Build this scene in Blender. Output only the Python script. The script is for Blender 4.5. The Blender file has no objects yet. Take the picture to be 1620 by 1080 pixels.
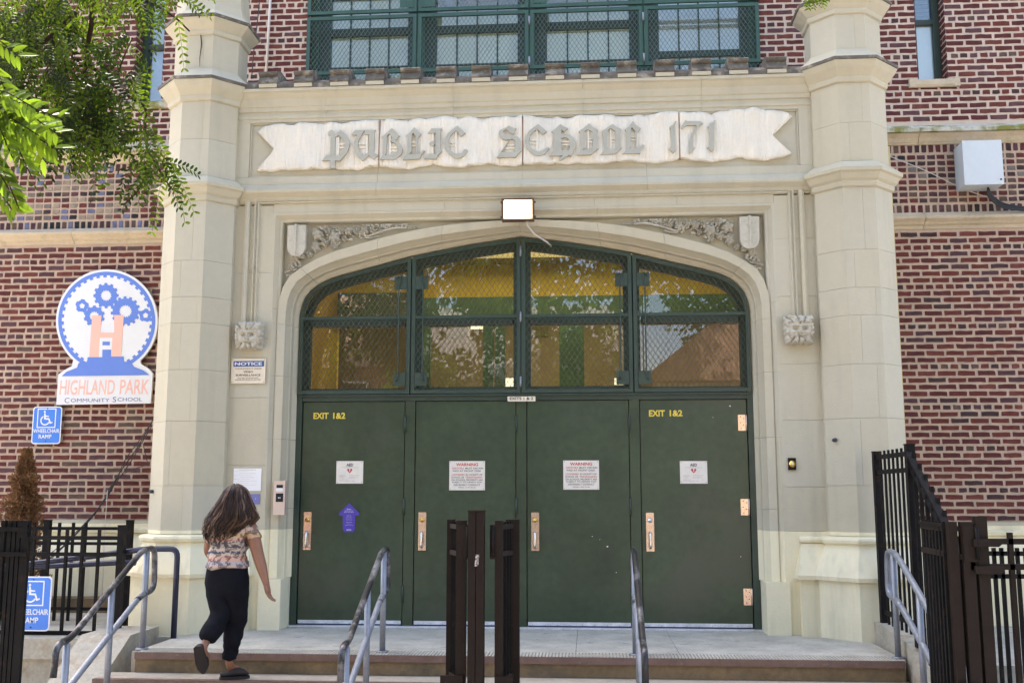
import bpy, bmesh, math, random
import numpy as np
from mathutils import Vector, Matrix, Quaternion
random.seed(7)
S = bpy.context.scene
COL = S.collection
PI = math.pi
# ------------------------------------------------------------------ camera, sky, sun, exposure
CF = 1624.84; CP = (0.63189, -9.53864, 1.23889); CYAW = 0.0733384; CPIT = 0.1468326; CROLL = 0.00037
cam_d = bpy.data.cameras.new('camera'); cam = bpy.data.objects.new('camera', cam_d); COL.objects.link(cam)
cam_d.sensor_width = 36.0; cam_d.lens = CF / 1620 * 36.0; cam_d.clip_end = 800; cam_d.clip_start = 0.05
_cy, _sy, _cp, _sp = math.cos(CYAW), math.sin(CYAW), math.cos(CPIT), math.sin(CPIT)
AF = Vector((-_sy * _cp, _cy * _cp, _sp)); _r = Vector((_cy, _sy, 0)); _u = _r.cross(AF)
AR = _r * math.cos(CROLL) + _u * math.sin(CROLL); AU = -_r * math.sin(CROLL) + _u * math.cos(CROLL)
cam.matrix_world = Matrix((( AR.x, AU.x, -AF.x, CP[0]), (AR.y, AU.y, -AF.y, CP[1]), (AR.z, AU.z, -AF.z, CP[2]), (0, 0, 0, 1)))
S.camera = cam
SUN_EL = 57; SUN_AZ = -35      # degrees; azimuth measured from +Y (behind the facade) towards +X
w = bpy.data.worlds.new('World'); S.world = w; w.use_nodes = True
nt = w.node_tree; bg = nt.nodes['Background']
sk = nt.nodes.new('ShaderNodeTexSky'); sk.sky_type = 'NISHITA'; sk.sun_disc = False
sk.sun_elevation = math.radians(SUN_EL); sk.sun_rotation = math.radians(SUN_AZ)
sk.air_density = 1.0; sk.dust_density = 5.0; sk.ozone_density = 0.6; sk.altitude = 0
nt.links.new(sk.outputs[0], bg.inputs[0]); bg.inputs[1].default_value = 0.14
sd = bpy.data.lights.new('sun', 'SUN'); sd.energy = 3.2; sd.angle = math.radians(0.5); sd.color = (1.0, 0.93, 0.82)
so = bpy.data.objects.new('sun', sd); COL.objects.link(so)
_e, _a = math.radians(SUN_EL), math.radians(SUN_AZ)
sdir = Vector((math.sin(_a) * math.cos(_e), math.cos(_a) * math.cos(_e), math.sin(_e)))
so.rotation_euler = sdir.to_track_quat('Z', 'Y').to_euler()
V = S.view_settings; V.view_transform = 'Standard'; V.look = 'None'; V.gamma = 1; V.use_curve_mapping = False
V.exposure = 2.42
S.cycles.max_bounces = 8; S.cycles.transparent_max_bounces = 12

def at(x, y, Y):                       # photograph pixel -> world point on the plane at depth Y
    d = AF * CF + AR * (x - 810) + AU * (540 - y)
    t = (Y - CP[1]) / d.y
    return Vector(CP) + d * t
# ------------------------------------------------------------------ materials
MATS = {}
def mat(name, col, rough=0.7, metal=0.0, var=0.12, vscale=6.0, bump=0.0, bscale=60.0, spec=0.5, col2=None, mask=None, coords='pos'):
    if name in MATS: return MATS[name]
    m = bpy.data.materials.new(name); m.use_nodes = True; n = m.node_tree; L = n.links
    b = n.nodes['Principled BSDF']; b.inputs['Roughness'].default_value = rough; b.inputs['Metallic'].default_value = metal
    b.inputs['Specular IOR Level'].default_value = spec
    if coords == 'pos':
        g = n.nodes.new('ShaderNodeNewGeometry'); P = g.outputs['Position']
    else:
        g = n.nodes.new('ShaderNodeTexCoord'); P = g.outputs['Object']
    def noise(s, d=4, r=0.6):
        t = n.nodes.new('ShaderNodeTexNoise'); t.inputs['Scale'].default_value = s; t.inputs['Detail'].default_value = d
        t.inputs['Roughness'].default_value = r; L.new(P, t.inputs['Vector']); return t.outputs['Fac']
    def ramp(f, a, bb, ca, cb):
        r = n.nodes.new('ShaderNodeMapRange'); r.inputs[1].default_value = a; r.inputs[2].default_value = bb
        r.inputs[3].default_value = ca; r.inputs[4].default_value = cb; L.new(f, r.inputs[0]); return r.outputs[0]
    f = ramp(noise(vscale), 0.3, 0.7, 1 - var, 1 + var)
    f2 = ramp(noise(vscale * 9, 3), 0.3, 0.7, 1 - var * .6, 1 + var * .6)
    mu = n.nodes.new('ShaderNodeMath'); mu.operation = 'MULTIPLY'; L.new(f, mu.inputs[0]); L.new(f2, mu.inputs[1])
    vm = n.nodes.new('ShaderNodeVectorMath'); vm.operation = 'SCALE'
    vm.inputs[0].default_value = col[:3]; L.new(mu.outputs[0], vm.inputs['Scale'])
    out = vm.outputs[0]
    if col2 is not None:               # patches of a second colour
        s, a, bb = mask
        mx = n.nodes.new('ShaderNodeMix'); mx.data_type = 'RGBA'
        L.new(ramp(noise(s, 6, .65), a, bb, 0, 1), mx.inputs[0]); L.new(out, mx.inputs[6]); mx.inputs[7].default_value = (*col2, 1)
        out = mx.outputs[2]
    L.new(out, b.inputs['Base Color'])
    if bump:
        bn = n.nodes.new('ShaderNodeBump'); bn.inputs['Strength'].default_value = bump; bn.inputs['Distance'].default_value = 0.01
        L.new(noise(bscale, 5), bn.inputs['Height']); L.new(bn.outputs[0], b.inputs['Normal'])
    MATS[name] = m; return m
def stone_paint():
    m = mat('painted_stone', (1, 1, 1), 0.75, var=0.035, vscale=1.7, bump=0.22, bscale=55)
    n = m.node_tree; L = n.links; b = n.nodes['Principled BSDF']
    vm = [x for x in n.nodes if x.type == 'VECT_MATH'][0]
    g = [x for x in n.nodes if x.type == 'NEW_GEOMETRY'][0]
    sx = n.nodes.new('ShaderNodeSeparateXYZ'); L.new(g.outputs['Position'], sx.inputs[0])
    ns = n.nodes.new('ShaderNodeTexNoise'); ns.inputs['Scale'].default_value = 9; L.new(g.outputs['Position'], ns.inputs['Vector'])
    ad = n.nodes.new('ShaderNodeMath'); ad.operation = 'MULTIPLY_ADD'; ad.inputs[1].default_value = 0.012; L.new(ns.outputs['Fac'], ad.inputs[0]); L.new(sx.outputs[2], ad.inputs[2])
    st = n.nodes.new('ShaderNodeMapRange'); st.inputs[1].default_value = 0.909; st.inputs[2].default_value = 0.914; L.new(ad.outputs[0], st.inputs[0])
    mx = n.nodes.new('ShaderNodeMix'); mx.data_type = 'RGBA'; L.new(st.outputs[0], mx.inputs[0])
    mx.inputs[6].default_value = (0.78, 0.71, 0.50, 1); mx.inputs[7].default_value = (0.485, 0.445, 0.338, 1)
    # faint dirt: large streaks stretched vertically
    mp = n.nodes.new('ShaderNodeMapping'); mp.inputs['Scale'].default_value = (7, 7, .8); L.new(g.outputs['Position'], mp.inputs[0])
    n2 = n.nodes.new('ShaderNodeTexNoise'); n2.inputs['Scale'].default_value = 1.0; n2.inputs['Detail'].default_value = 6; L.new(mp.outputs[0], n2.inputs['Vector'])
    r2 = n.nodes.new('ShaderNodeMapRange'); r2.inputs[1].default_value = .52; r2.inputs[2].default_value = .74; r2.inputs[3].default_value = 0; r2.inputs[4].default_value = .38; L.new(n2.outputs['Fac'], r2.inputs[0])
    m2 = n.nodes.new('ShaderNodeMix'); m2.data_type = 'RGBA'; L.new(r2.outputs[0], m2.inputs[0]); L.new(mx.outputs[2], m2.inputs[6]); m2.inputs[7].default_value = (0.36, 0.33, 0.25, 1)
    ve = [l for l in n.links if l.from_node == vm][0]
    oi = n.nodes.new('ShaderNodeObjectInfo'); ro = n.nodes.new('ShaderNodeMapRange'); ro.inputs[3].default_value = 0; ro.inputs[4].default_value = .55; L.new(oi.outputs['Random'], ro.inputs[0])
    m4 = n.nodes.new('ShaderNodeMix'); m4.data_type = 'RGBA'; L.new(ro.outputs[0], m4.inputs[0]); L.new(m2.outputs[2], m4.inputs[6])
    tn = n.nodes.new('ShaderNodeVectorMath'); tn.operation = 'MULTIPLY'; L.new(m2.outputs[2], tn.inputs[0]); tn.inputs[1].default_value = (1.0, .955, .87); L.new(tn.outputs[0], m4.inputs[7]); m2 = m4
    mul = n.nodes.new('ShaderNodeVectorMath'); mul.operation = 'MULTIPLY'
    L.new(vm.outputs[0], mul.inputs[0]); L.new(m2.outputs[2], mul.inputs[1]); L.new(mul.outputs[0], b.inputs['Base Color'])
    return m
STONE = stone_paint()
CARVED = mat('carved_stone', (0.50, 0.46, 0.37), .8, var=.06, vscale=4, bump=.3, bscale=80, col2=(0.33, 0.29, 0.21), mask=(14, .52, .75))
RIBBON = mat('white_ribbon_paint', (0.74, 0.68, 0.57), .75, var=.05, vscale=3, bump=.4, bscale=70, col2=(0.52, 0.41, 0.30), mask=(16, .64, .84))
def streaky(m, sc, st):
    n = m.node_tree; L = n.links; g = [x for x in n.nodes if x.type == 'NEW_GEOMETRY'][0]; bp = [x for x in n.nodes if x.type == 'BUMP'][0]
    mp = n.nodes.new('ShaderNodeMapping'); mp.inputs['Scale'].default_value = sc; L.new(g.outputs['Position'], mp.inputs[0])
    t = n.nodes.new('ShaderNodeTexNoise'); t.inputs['Scale'].default_value = 1; t.inputs['Detail'].default_value = 5; L.new(mp.outputs[0], t.inputs['Vector']); L.new(t.outputs['Fac'], bp.inputs['Height']); bp.inputs['Strength'].default_value = st; bp.inputs['Distance'].default_value = .03
streaky(RIBBON, (38, 5, 4), .55)
JOINT = mat('rusty_joint', (0.34, 0.20, 0.12), .9, var=.2, vscale=20)
COPING = mat('weathered_coping', (0.12, 0.105, 0.085), .9, var=.3, vscale=9, bump=.6, bscale=50, col2=(0.34, 0.30, 0.24), mask=(7, .52, .68))
STRINGC = mat('limestone_course', (0.50, 0.41, 0.29), .85, var=.1, vscale=3, bump=.3, bscale=50, col2=(0.30, 0.27, 0.16), mask=(5, .55, .8))
MOSSY = mat('mossy_ledge', (0.50, 0.48, 0.40), .9, var=.15, vscale=8, bump=.4, bscale=50, col2=(0.19, 0.19, 0.045), mask=(5, .44, .58))
MORTAR = mat('mortar', (0.50, 0.37, 0.28), .95, var=.1, vscale=5, bump=.5, bscale=120)
MORTAR2 = mat('mortar_upper', (0.60, 0.48, 0.39), .95, var=.08, vscale=5, bump=.5, bscale=120)
BR = {}
for k, c in dict(red=(.15, .046, .038), red2=(.175, .058, .046), maroon=(.115, .038, .036), purple=(.13, .064, .068), plum=(.10, .052, .058),
                 dark=(.072, .044, .044), char=(.035, .036, .036), brown=(.13, .085, .068), blue=(.16, .17, .26), tan=(.33, .27, .20), ash=(.20, .17, .15)).items():
    BR[k] = mat('brick_' + k, tuple(v * .84 for v in c), .9, var=.22, vscale=14, bump=.5, bscale=140, spec=.15, col2=(min(.6, c[0] * 1.3 + .08), min(.6, c[1] * 1.3 + .07), min(.6, c[2] * 1.3 + .06)), mask=(45, .60, .85))
GREEN = mat('door_green', (0.033, 0.054, 0.029), .34, var=.25, vscale=1.6, bump=.16, bscale=5, spec=.5, col2=(.052, .062, .040), mask=(1.1, .50, .66))
GREENF = mat('frame_green', (0.030, 0.050, 0.036), .42, var=.15, vscale=5, bump=.1, bscale=40)
GREENW = mat('guard_green', (0.035, 0.085, 0.058), .45, var=.15, vscale=5)
WIRE = mat('wire_green', (0.085, 0.095, 0.065), .5, var=.15, vscale=20)
WIREW = mat('wire_upper', (0.15, 0.21, 0.18), .5, var=.15, vscale=20)
BLACK = mat('black_iron', (0.009, 0.008, 0.008), .6, var=.3, vscale=8, bump=.15, bscale=60, spec=.12, col2=(.035, .02, .012), mask=(11, .56, .72))
BROWNI = mat('brown_iron', (0.018, 0.0115, 0.0085), .6, var=.15, vscale=8, bump=.12, bscale=90, spec=.15)
GALV = mat('galvanised_pipe', (0.27, 0.285, 0.32), .5, metal=.5, var=.14, vscale=12, bump=.1, bscale=60)
WORN = mat('worn_painted_pipe', (0.035, 0.033, 0.035), .38, metal=.4, var=.2, vscale=10, col2=(.26, .25, .25), mask=(3.5, .50, .62))
STEEL = mat('steel_plate', (0.68, 0.52, 0.42), .26, metal=.85, var=.02, vscale=20)
CHROME = mat('lever_steel', (0.75, 0.72, 0.7), .2, metal=1.0, var=.04)
BRASS = mat('brass', (0.75, 0.48, 0.12), .25, metal=1.0, var=.05)
DARK = mat('dark_hole', (0.01, 0.01, 0.01), .8, var=.0)
SILL = mat('worn_threshold', (0.62, 0.61, 0.62), .5, var=.2, vscale=10)
NAVY = mat('navy_strip', (0.03, 0.03, 0.07), .5)
LAND = mat('landing_concrete', (0.41, 0.385, 0.32), .85, var=.2, vscale=3.5, bump=.25, bscale=60, col2=(.22, .215, .20), mask=(6, .60, .70))
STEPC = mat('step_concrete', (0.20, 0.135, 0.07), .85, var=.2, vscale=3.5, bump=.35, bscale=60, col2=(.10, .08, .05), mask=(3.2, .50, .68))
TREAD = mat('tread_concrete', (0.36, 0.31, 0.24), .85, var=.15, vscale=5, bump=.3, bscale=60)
NOSE = mat('nosing_steel', (0.17, 0.105, 0.085), .5, var=.2, vscale=9, metal=.2, col2=(.3, .24, .2), mask=(20, .62, .8))
CHEEK = mat('cheek_concrete', (0.42, 0.38, 0.30), .9, var=.2, vscale=4, bump=.5, bscale=40, col2=(.27, .20, .13), mask=(4, .5, .7))
ASPH = mat('asphalt', (0.06, 0.06, 0.062), .9, var=.15, vscale=2, bump=.4, bscale=60)
WALK = mat('sidewalk_concrete', (0.42, 0.38, 0.33), .9, var=.12, vscale=1.5, bump=.3, bscale=60)
WHITE = mat('sign_white', (0.74, 0.74, 0.74), .35, var=.02)
CREAM = mat('sign_cream', (0.74, 0.64, 0.49), .45, var=.04, vscale=30)
PAPER = mat('paper_white', (0.83, 0.81, 0.80), .7, var=.02)
WORNW = mat('worn_sign_white', (0.74, 0.68, 0.60), .5, var=.05, vscale=20, col2=(.45, .28, .2), mask=(25, .66, .8))
LBLUE = mat('logo_blue', (0.115, 0.215, 0.62), .4, var=.02)
LSAL = mat('logo_salmon', (0.86, 0.48, 0.38), .4, var=.02)
HBLUE = mat('access_blue', (0.045, 0.20, 0.68), .4, var=.03)
NBLUE = mat('notice_blue', (0.035, 0.08, 0.26), .4, var=.02)
TXT = mat('print_black', (0.06, 0.055, 0.05), .6, var=.0)
TXTR = mat('print_red', (0.50, 0.06, 0.05), .6, var=.0)
TXTG = mat('print_grey', (0.35, 0.33, 0.31), .6, var=.0)
TXTN = mat('print_navy', (0.06, 0.09, 0.25), .6, var=.0)
YEL = mat('stencil_yellow', (0.72, 0.55, 0.06), .6, var=.1, vscale=60, col2=(.06, .08, .04), mask=(60, .64, .7))
PURP = mat('sticker_purple', (0.075, 0.045, 0.36), .4, var=.02)
SLATE = mat('blue_card', (0.17, 0.17, 0.40), .5, var=.02)
BOXW = mat('grey_box', (0.56, 0.60, 0.62), .4, var=.03, vscale=8)
CABLE = mat('black_cable', (0.02, 0.02, 0.022), .5, var=.0)
WCABLE = mat('white_cable', (0.62, 0.56, 0.5), .6, var=.05)
BLINDSKY = mat('sky_tint_blind', (0.80, 0.86, 0.95), .9, var=.03)  # blue-white of mirrored sky put into the blind colour
BLIND = mat('blind', (0.78, 0.80, 0.60), .9, var=.03)
ROOMD = mat('room_wall', (0.30, 0.23, 0.11), .9, var=.1)
ROOMY = mat('room_yellow', (0.66, 0.44, 0.04), .6, var=.12, vscale=1.5)
ROOMG = mat('room_green', (0.075, 0.135, 0.070), .5, var=.05)
ROOMC = mat('room_cream', (0.55, 0.46, 0.24), .8, var=.05)
def emis(name, col, st):
    m = bpy.data.materials.new(name); m.use_nodes = True; n = m.node_tree; b = n.nodes['Principled BSDF']
    b.inputs['Base Color'].default_value = (*col, 1); b.inputs['Emission Color'].default_value = (*col, 1); b.inputs['Emission Strength'].default_value = st
    return m
LAMP = emis('lamp_glow', (1.0, 0.80, 0.52), 5.0)
ROOML = emis('room_lamp', (1.0, 0.9, 0.62), .35)
def glass(name, tint=(1, 1, 1), boost=1.0, rough=0.0):
    m = bpy.data.materials.new(name); m.use_nodes = True; n = m.node_tree; L = n.links
    for x in list(n.nodes):
        if x.type != 'OUTPUT_MATERIAL': n.nodes.remove(x)
    o = [x for x in n.nodes][0]
    tr = n.nodes.new('ShaderNodeBsdfTransparent'); tr.inputs[0].default_value = (*tint, 1)
    gl = n.nodes.new('ShaderNodeBsdfGlossy'); gl.inputs['Roughness'].default_value = rough
    fr = n.nodes.new('ShaderNodeFresnel'); fr.inputs[0].default_value = 1.52
    g = n.nodes.new('ShaderNodeNewGeometry'); ns = n.nodes.new('ShaderNodeTexNoise'); ns.inputs['Scale'].default_value = 1.6
    L.new(g.outputs['Position'], ns.inputs['Vector']); bu = n.nodes.new('ShaderNodeBump'); bu.inputs['Strength'].default_value = .02; bu.inputs['Distance'].default_value = .008
    L.new(ns.outputs['Fac'], bu.inputs['Height']); L.new(bu.outputs[0], gl.inputs['Normal'])
    mm = n.nodes.new('ShaderNodeMath'); mm.operation = 'MULTIPLY_ADD'; mm.inputs[1].default_value = 2.0 * boost; mm.inputs[2].default_value = 0.02 * boost; mm.use_clamp = True
    L.new(fr.outputs[0], mm.inputs[0])
    mx = n.nodes.new('ShaderNodeMixShader'); L.new(mm.outputs[0], mx.inputs[0]); L.new(tr.outputs[0], mx.inputs[1]); L.new(gl.outputs[0], mx.inputs[2]); L.new(mx.outputs[0], o.inputs[0])
    return m
GLASS = glass('window_glass', (.85, .88, .80), 1.7)
GLASSU = glass('upper_window_glass', (.95, .98, .96), 1.1)
def leafmat(name, c, t, amt=.45):
    m = bpy.data.materials.new(name); m.use_nodes = True; n = m.node_tree; L = n.links
    b = n.nodes['Principled BSDF']; b.inputs['Roughness'].default_value = .5; b.inputs['Specular IOR Level'].default_value = .1
    oi = n.nodes.new('ShaderNodeNewGeometry'); ns = n.nodes.new('ShaderNodeTexNoise'); ns.inputs['Scale'].default_value = 7; L.new(oi.outputs['Position'], ns.inputs['Vector'])
    mr = n.nodes.new('ShaderNodeMapRange'); mr.inputs[1].default_value = .3; mr.inputs[2].default_value = .7; mr.inputs[3].default_value = .65; mr.inputs[4].default_value = 1.4; L.new(ns.outputs['Fac'], mr.inputs[0])
    def sc(cc):
        v = n.nodes.new('ShaderNodeVectorMath'); v.operation = 'SCALE'; v.inputs[0].default_value = cc; L.new(mr.outputs[0], v.inputs['Scale']); return v.outputs[0]
    L.new(sc(c), b.inputs['Base Color'])
    tl = n.nodes.new('ShaderNodeBsdfTranslucent'); L.new(sc(t), tl.inputs[0])
    mx = n.nodes.new('ShaderNodeMixShader'); mx.inputs[0].default_value = amt
    o = [x for x in n.nodes if x.type == 'OUTPUT_MATERIAL'][0]
    L.new(b.outputs[0], mx.inputs[1]); L.new(tl.outputs[0], mx.inputs[2]); L.new(mx.outputs[0], o.inputs[0]); return m
LEAF = leafmat('leaf_green', (.044, .074, .008), (.088, .135, .007))
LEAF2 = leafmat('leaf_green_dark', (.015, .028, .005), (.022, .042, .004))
LEAFF = leafmat('leaf_front', (.085, .15, .015), (.17, .26, .016), .5)
LEAFY = leafmat('leaf_yellow', (.24, .24, .03), (.36, .32, .03), .5)
BARK = mat('twig_bark', (.04, .026, .018), .95, var=.25, vscale=30, bump=.5, bscale=80, spec=.05)
BROWNL = leafmat('dead_needles', (.24, .13, .065), (.2, .11, .05), .25)
# ------------------------------------------------------------------ mesh builder
class MB:
    def __init__(s): s.v = []; s.f = []; s.m = []; s.mats = []; s.smooth = []
    def mi(s, m):
        if m not in s.mats: s.mats.append(m)
        return s.mats.index(m)
    def add(s, vs, fs, m, smooth=False):
        o = len(s.v); s.v.extend([tuple(v) for v in vs]); k = s.mi(m)
        for f in fs: s.f.append([o + i for i in f]); s.m.append(k); s.smooth.append(smooth)
    def box(s, x0, x1, y0, y1, z0, z1, m, j=0.0):
        vs = [(x, y, z) for z in (z0, z1) for y in (y0, y1) for x in (x0, x1)]
        if j: vs = [(a + random.uniform(-j, j), b, c + random.uniform(-j, j)) for a, b, c in vs]
        s.add(vs, [(0, 2, 3, 1), (4, 5, 7, 6), (0, 1, 5, 4), (2, 6, 7, 3), (0, 4, 6, 2), (1, 3, 7, 5)], m); return s
    def bar(s, a, b, wx, wy, m, up=(0, 1, 0)):       # rectangular bar from a to b
        a = Vector(a); b = Vector(b); d = (b - a)
        if d.length < 1e-6: return s
        d.normalize(); u = Vector(up); u = (u - d * u.dot(d))
        if u.length < 1e-4: u = Vector((1, 0, 0)) - d * d.x
        u.normalize(); r = d.cross(u)
        vs = []
        for p in (a, b):
            for su, sr in ((-1, -1), (-1, 1), (1, 1), (1, -1)): vs.append(p + u * su * wy / 2 + r * sr * wx / 2)
        s.add(vs, [(0, 1, 2, 3), (7, 6, 5, 4), (0, 4, 5, 1), (1, 5, 6, 2), (2, 6, 7, 3), (3, 7, 4, 0)], m); return s
    def tube(s, pts, r, m, n=8, caps=True):
        pts = [Vector(p) for p in pts]; N = len(pts); rr = r if isinstance(r, (list, tuple)) else [r] * N
        t0 = (pts[1] - pts[0]).normalized(); u = Vector((0, 0, 1)) if abs(t0.z) < .9 else Vector((1, 0, 0))
        vs = []
        for i, p in enumerate(pts):
            t = (pts[min(i + 1, N - 1)] - pts[max(i - 1, 0)]); t = t.normalized() if t.length > 1e-9 else t0
            u = u - t * u.dot(t); u = u.normalized() if u.length > 1e-6 else t.orthogonal().normalized(); v = t.cross(u)
            for k in range(n):
                a = 2 * PI * k / n; vs.append(p + (u * math.cos(a) + v * math.sin(a)) * rr[i])
        fs = [(i * n + k, i * n + (k + 1) % n, (i + 1) * n + (k + 1) % n, (i + 1) * n + k) for i in range(N - 1) for k in range(n)]
        if caps: fs += [tuple(range(n - 1, -1, -1)), tuple(range((N - 1) * n, N * n))]
        s.add(vs, fs, m, True); return s
    def prism(s, poly, y0, y1, m):                   # poly of (x,z), extruded in y
        n = len(poly); vs = [(p[0], y0, p[1]) for p in poly] + [(p[0], y1, p[1]) for p in poly]
        s.add(vs, [tuple(range(n)), tuple(range(2 * n - 1, n - 1, -1))] + [(i, i + n, (i + 1) % n + n, (i + 1) % n) for i in range(n)], m); return s
    def prismz(s, poly, z0, z1, m):                  # poly of (x,y), extruded in z
        n = len(poly); vs = [(p[0], p[1], z0) for p in poly] + [(p[0], p[1], z1) for p in poly]
        s.add(vs, [tuple(range(n - 1, -1, -1)), tuple(range(n, 2 * n))] + [(i, (i + 1) % n, (i + 1) % n + n, i + n) for i in range(n)], m); return s
    def prismx(s, poly, x0, x1, m):                  # poly of (y,z), extruded in x
        n = len(poly); vs = [(x0, p[0], p[1]) for p in poly] + [(x1, p[0], p[1]) for p in poly]
        s.add(vs, [tuple(range(n - 1, -1, -1)), tuple(range(n, 2 * n))] + [(i, (i + 1) % n, (i + 1) % n + n, i + n) for i in range(n)], m); return s
    def loft(s, rings, m, smooth=False, caps=True, closed=True):
        n = len(rings[0]); vs = [p for r in rings for p in r]; K = n if closed else n - 1
        fs = [(i * n + k, i * n + (k + 1) % n, (i + 1) * n + (k + 1) % n, (i + 1) * n + k) for i in range(len(rings) - 1) for k in range(K)]
        if caps: fs += [tuple(range(n - 1, -1, -1)), tuple(range((len(rings) - 1) * n, len(rings) * n))]
        s.add(vs, fs, m, smooth); return s
    def ball(s, c, r, m, nu=8, nv=5):
        c = Vector(c); r = Vector(r) if hasattr(r, '__len__') else Vector((r, r, r)); rings = []
        for j in range(nv + 1):
            t = PI * (j + .02) / (nv + .04); rings.append([c + Vector((r.x * math.sin(t) * math.cos(2 * PI * k / nu), r.y * math.sin(t) * math.sin(2 * PI * k / nu), -r.z * math.cos(t))) for k in range(nu)])
        return s.loft(rings, m, True)
    def fill(s, polys, y, m, depth=0.0, bevel=0.0):  # even-odd filled outlines (x,z) at plane y, extruded towards +y
        vs, fs = curve_fill(polys, depth / 2, bevel)
        s.add([(a, y + depth / 2 - c, b) for a, b, c in vs], fs, m); return s
    def text(s, txt, cx, cz, wd, ht, y, m, bold=0.0, shear=0.0):
        vs, fs = text_fill(txt, bold, shear)
        xs = [v[0] for v in vs]; zs = [v[1] for v in vs]; x0, x1, z0, z1 = min(xs), max(xs), min(zs), max(zs)
        sx = wd / (x1 - x0); sz = ht / max(z1 - z0, 1e-4)
        s.add([(cx + (a - (x0 + x1) / 2) * sx, y, cz + (b - (z0 + z1) / 2) * sz) for a, b, c in vs], fs, m); return s
    def build(s, name, parent=None, recalc=True, kind=None, label=None):
        me = bpy.data.meshes.new(name); o3 = ROOT.get(parent.name, Vector((0, 0, 0))) if parent else Vector((0, 0, 0))
        vs = [(a - o3.x, b - o3.y, c - o3.z) for a, b, c in s.v] if parent else s.v
        me.from_pydata(vs, [], s.f)
        for m in s.mats: me.materials.append(m)
        me.polygons.foreach_set('material_index', s.m); me.polygons.foreach_set('use_smooth', s.smooth)
        if recalc:
            bm = bmesh.new(); bm.from_mesh(me); bmesh.ops.recalc_face_normals(bm, faces=bm.faces); bm.to_mesh(me); bm.free()
        me.update()
        o = bpy.data.objects.new(name, me); COL.objects.link(o)
        if parent: o.parent = parent; ROOT[o.name] = o3
        if kind: o['kind'] = kind
        if label: o['label'] = label
        return o
ROOT = {}
def mesh_of(ob):
    dg = bpy.context.evaluated_depsgraph_get(); e = ob.evaluated_get(dg); me = bpy.data.meshes.new_from_object(e)
    vs = [tuple(v.co) for v in me.vertices]; fs = [tuple(p.vertices) for p in me.polygons]; bpy.data.meshes.remove(me)
    d = ob.data; bpy.data.objects.remove(ob)
    return vs, fs
def curve_fill(polys, ext, bevel=0.0):
    c = bpy.data.curves.new('outline', 'CURVE'); c.dimensions = '2D'; c.fill_mode = 'BOTH'; c.extrude = ext
    for p in polys:
        sp = c.splines.new('POLY'); sp.points.add(len(p) - 1); sp.use_cyclic_u = True
        for q, (a, b) in zip(sp.points, p): q.co = (a, b, 0, 1)
    o = bpy.data.objects.new('outline', c); COL.objects.link(o); return mesh_of(o)
_tc = {}
def text_fill(txt, bold, shear):
    k = (txt, bold, shear)
    if k not in _tc:
        c = bpy.data.curves.new('lettering', 'FONT'); c.body = txt; c.size = 1; c.offset = bold; c.shear = shear; c.resolution_u = 3
        o = bpy.data.objects.new('lettering', c); COL.objects.link(o); _tc[k] = mesh_of(o)
    return _tc[k]
def thing(name, label, cat, loc=(0, 0, 0), group=None):
    o = bpy.data.objects.new(name, None); o.empty_display_size = .2; COL.objects.link(o); o.location = loc
    o['label'] = label; o['category'] = cat
    if group: o['group'] = group
    ROOT[o.name] = Vector(loc); return o
def tag(o, label, cat, group=None):
    o['label'] = label; o['category'] = cat
    if group: o['group'] = group
    return o
def struct(mb, name): return mb.build(name, kind='structure')
def pivot(o, p):                      # give a single-mesh thing its origin at p
    p = Vector(p)
    for v in o.data.vertices: v.co -= p
    o.location = p; return o
def clip(poly, a, b, c):              # keep a*x+b*y<=c
    out = []
    for i in range(len(poly)):
        p, q = poly[i], poly[(i + 1) % len(poly)]; dp = a * p[0] + b * p[1] - c; dq = a * q[0] + b * q[1] - c
        if dp <= 0: out.append(p)
        if (dp < 0 < dq) or (dq < 0 < dp):
            t = dp / (dp - dq); out.append((p[0] + (q[0] - p[0]) * t, p[1] + (q[1] - p[1]) * t))
    return out
def smooth_path(pts, r, n=5):          # round the corners of a polyline
    pts = [Vector(p) for p in pts]; out = [pts[0]]
    for i in range(1, len(pts) - 1):
        a, b, c = pts[i - 1], pts[i], pts[i + 1]; d1 = (a - b); d2 = (c - b); k = min(r, d1.length * .45, d2.length * .45)
        p0 = b + d1.normalized() * k; p1 = b + d2.normalized() * k
        for j in range(n + 1):
            t = j / n; out.append(p0 * (1 - t) ** 2 + b * 2 * t * (1 - t) + p1 * t * t)
    out.append(pts[-1]); return out
# ================================================================== SETTING
mb = MB(); mb.box(-150, 150, -150, -6.6, -1.2, -0.75, ASPH); struct(mb, 'road')
mb = MB(); mb.box(-60, 60, -6.6, 14, -1.2, -0.62, WALK); struct(mb, 'pavement')
mb = MB(); mb.box(-60, 60, -150, -16.5, -1.1, -0.62, WALK); struct(mb, 'far_pavement')
mb = MB(); mb.box(-60, 60, -6.75, -6.604, -1.2, -0.61, CHEEK); struct(mb, 'kerb')
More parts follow.
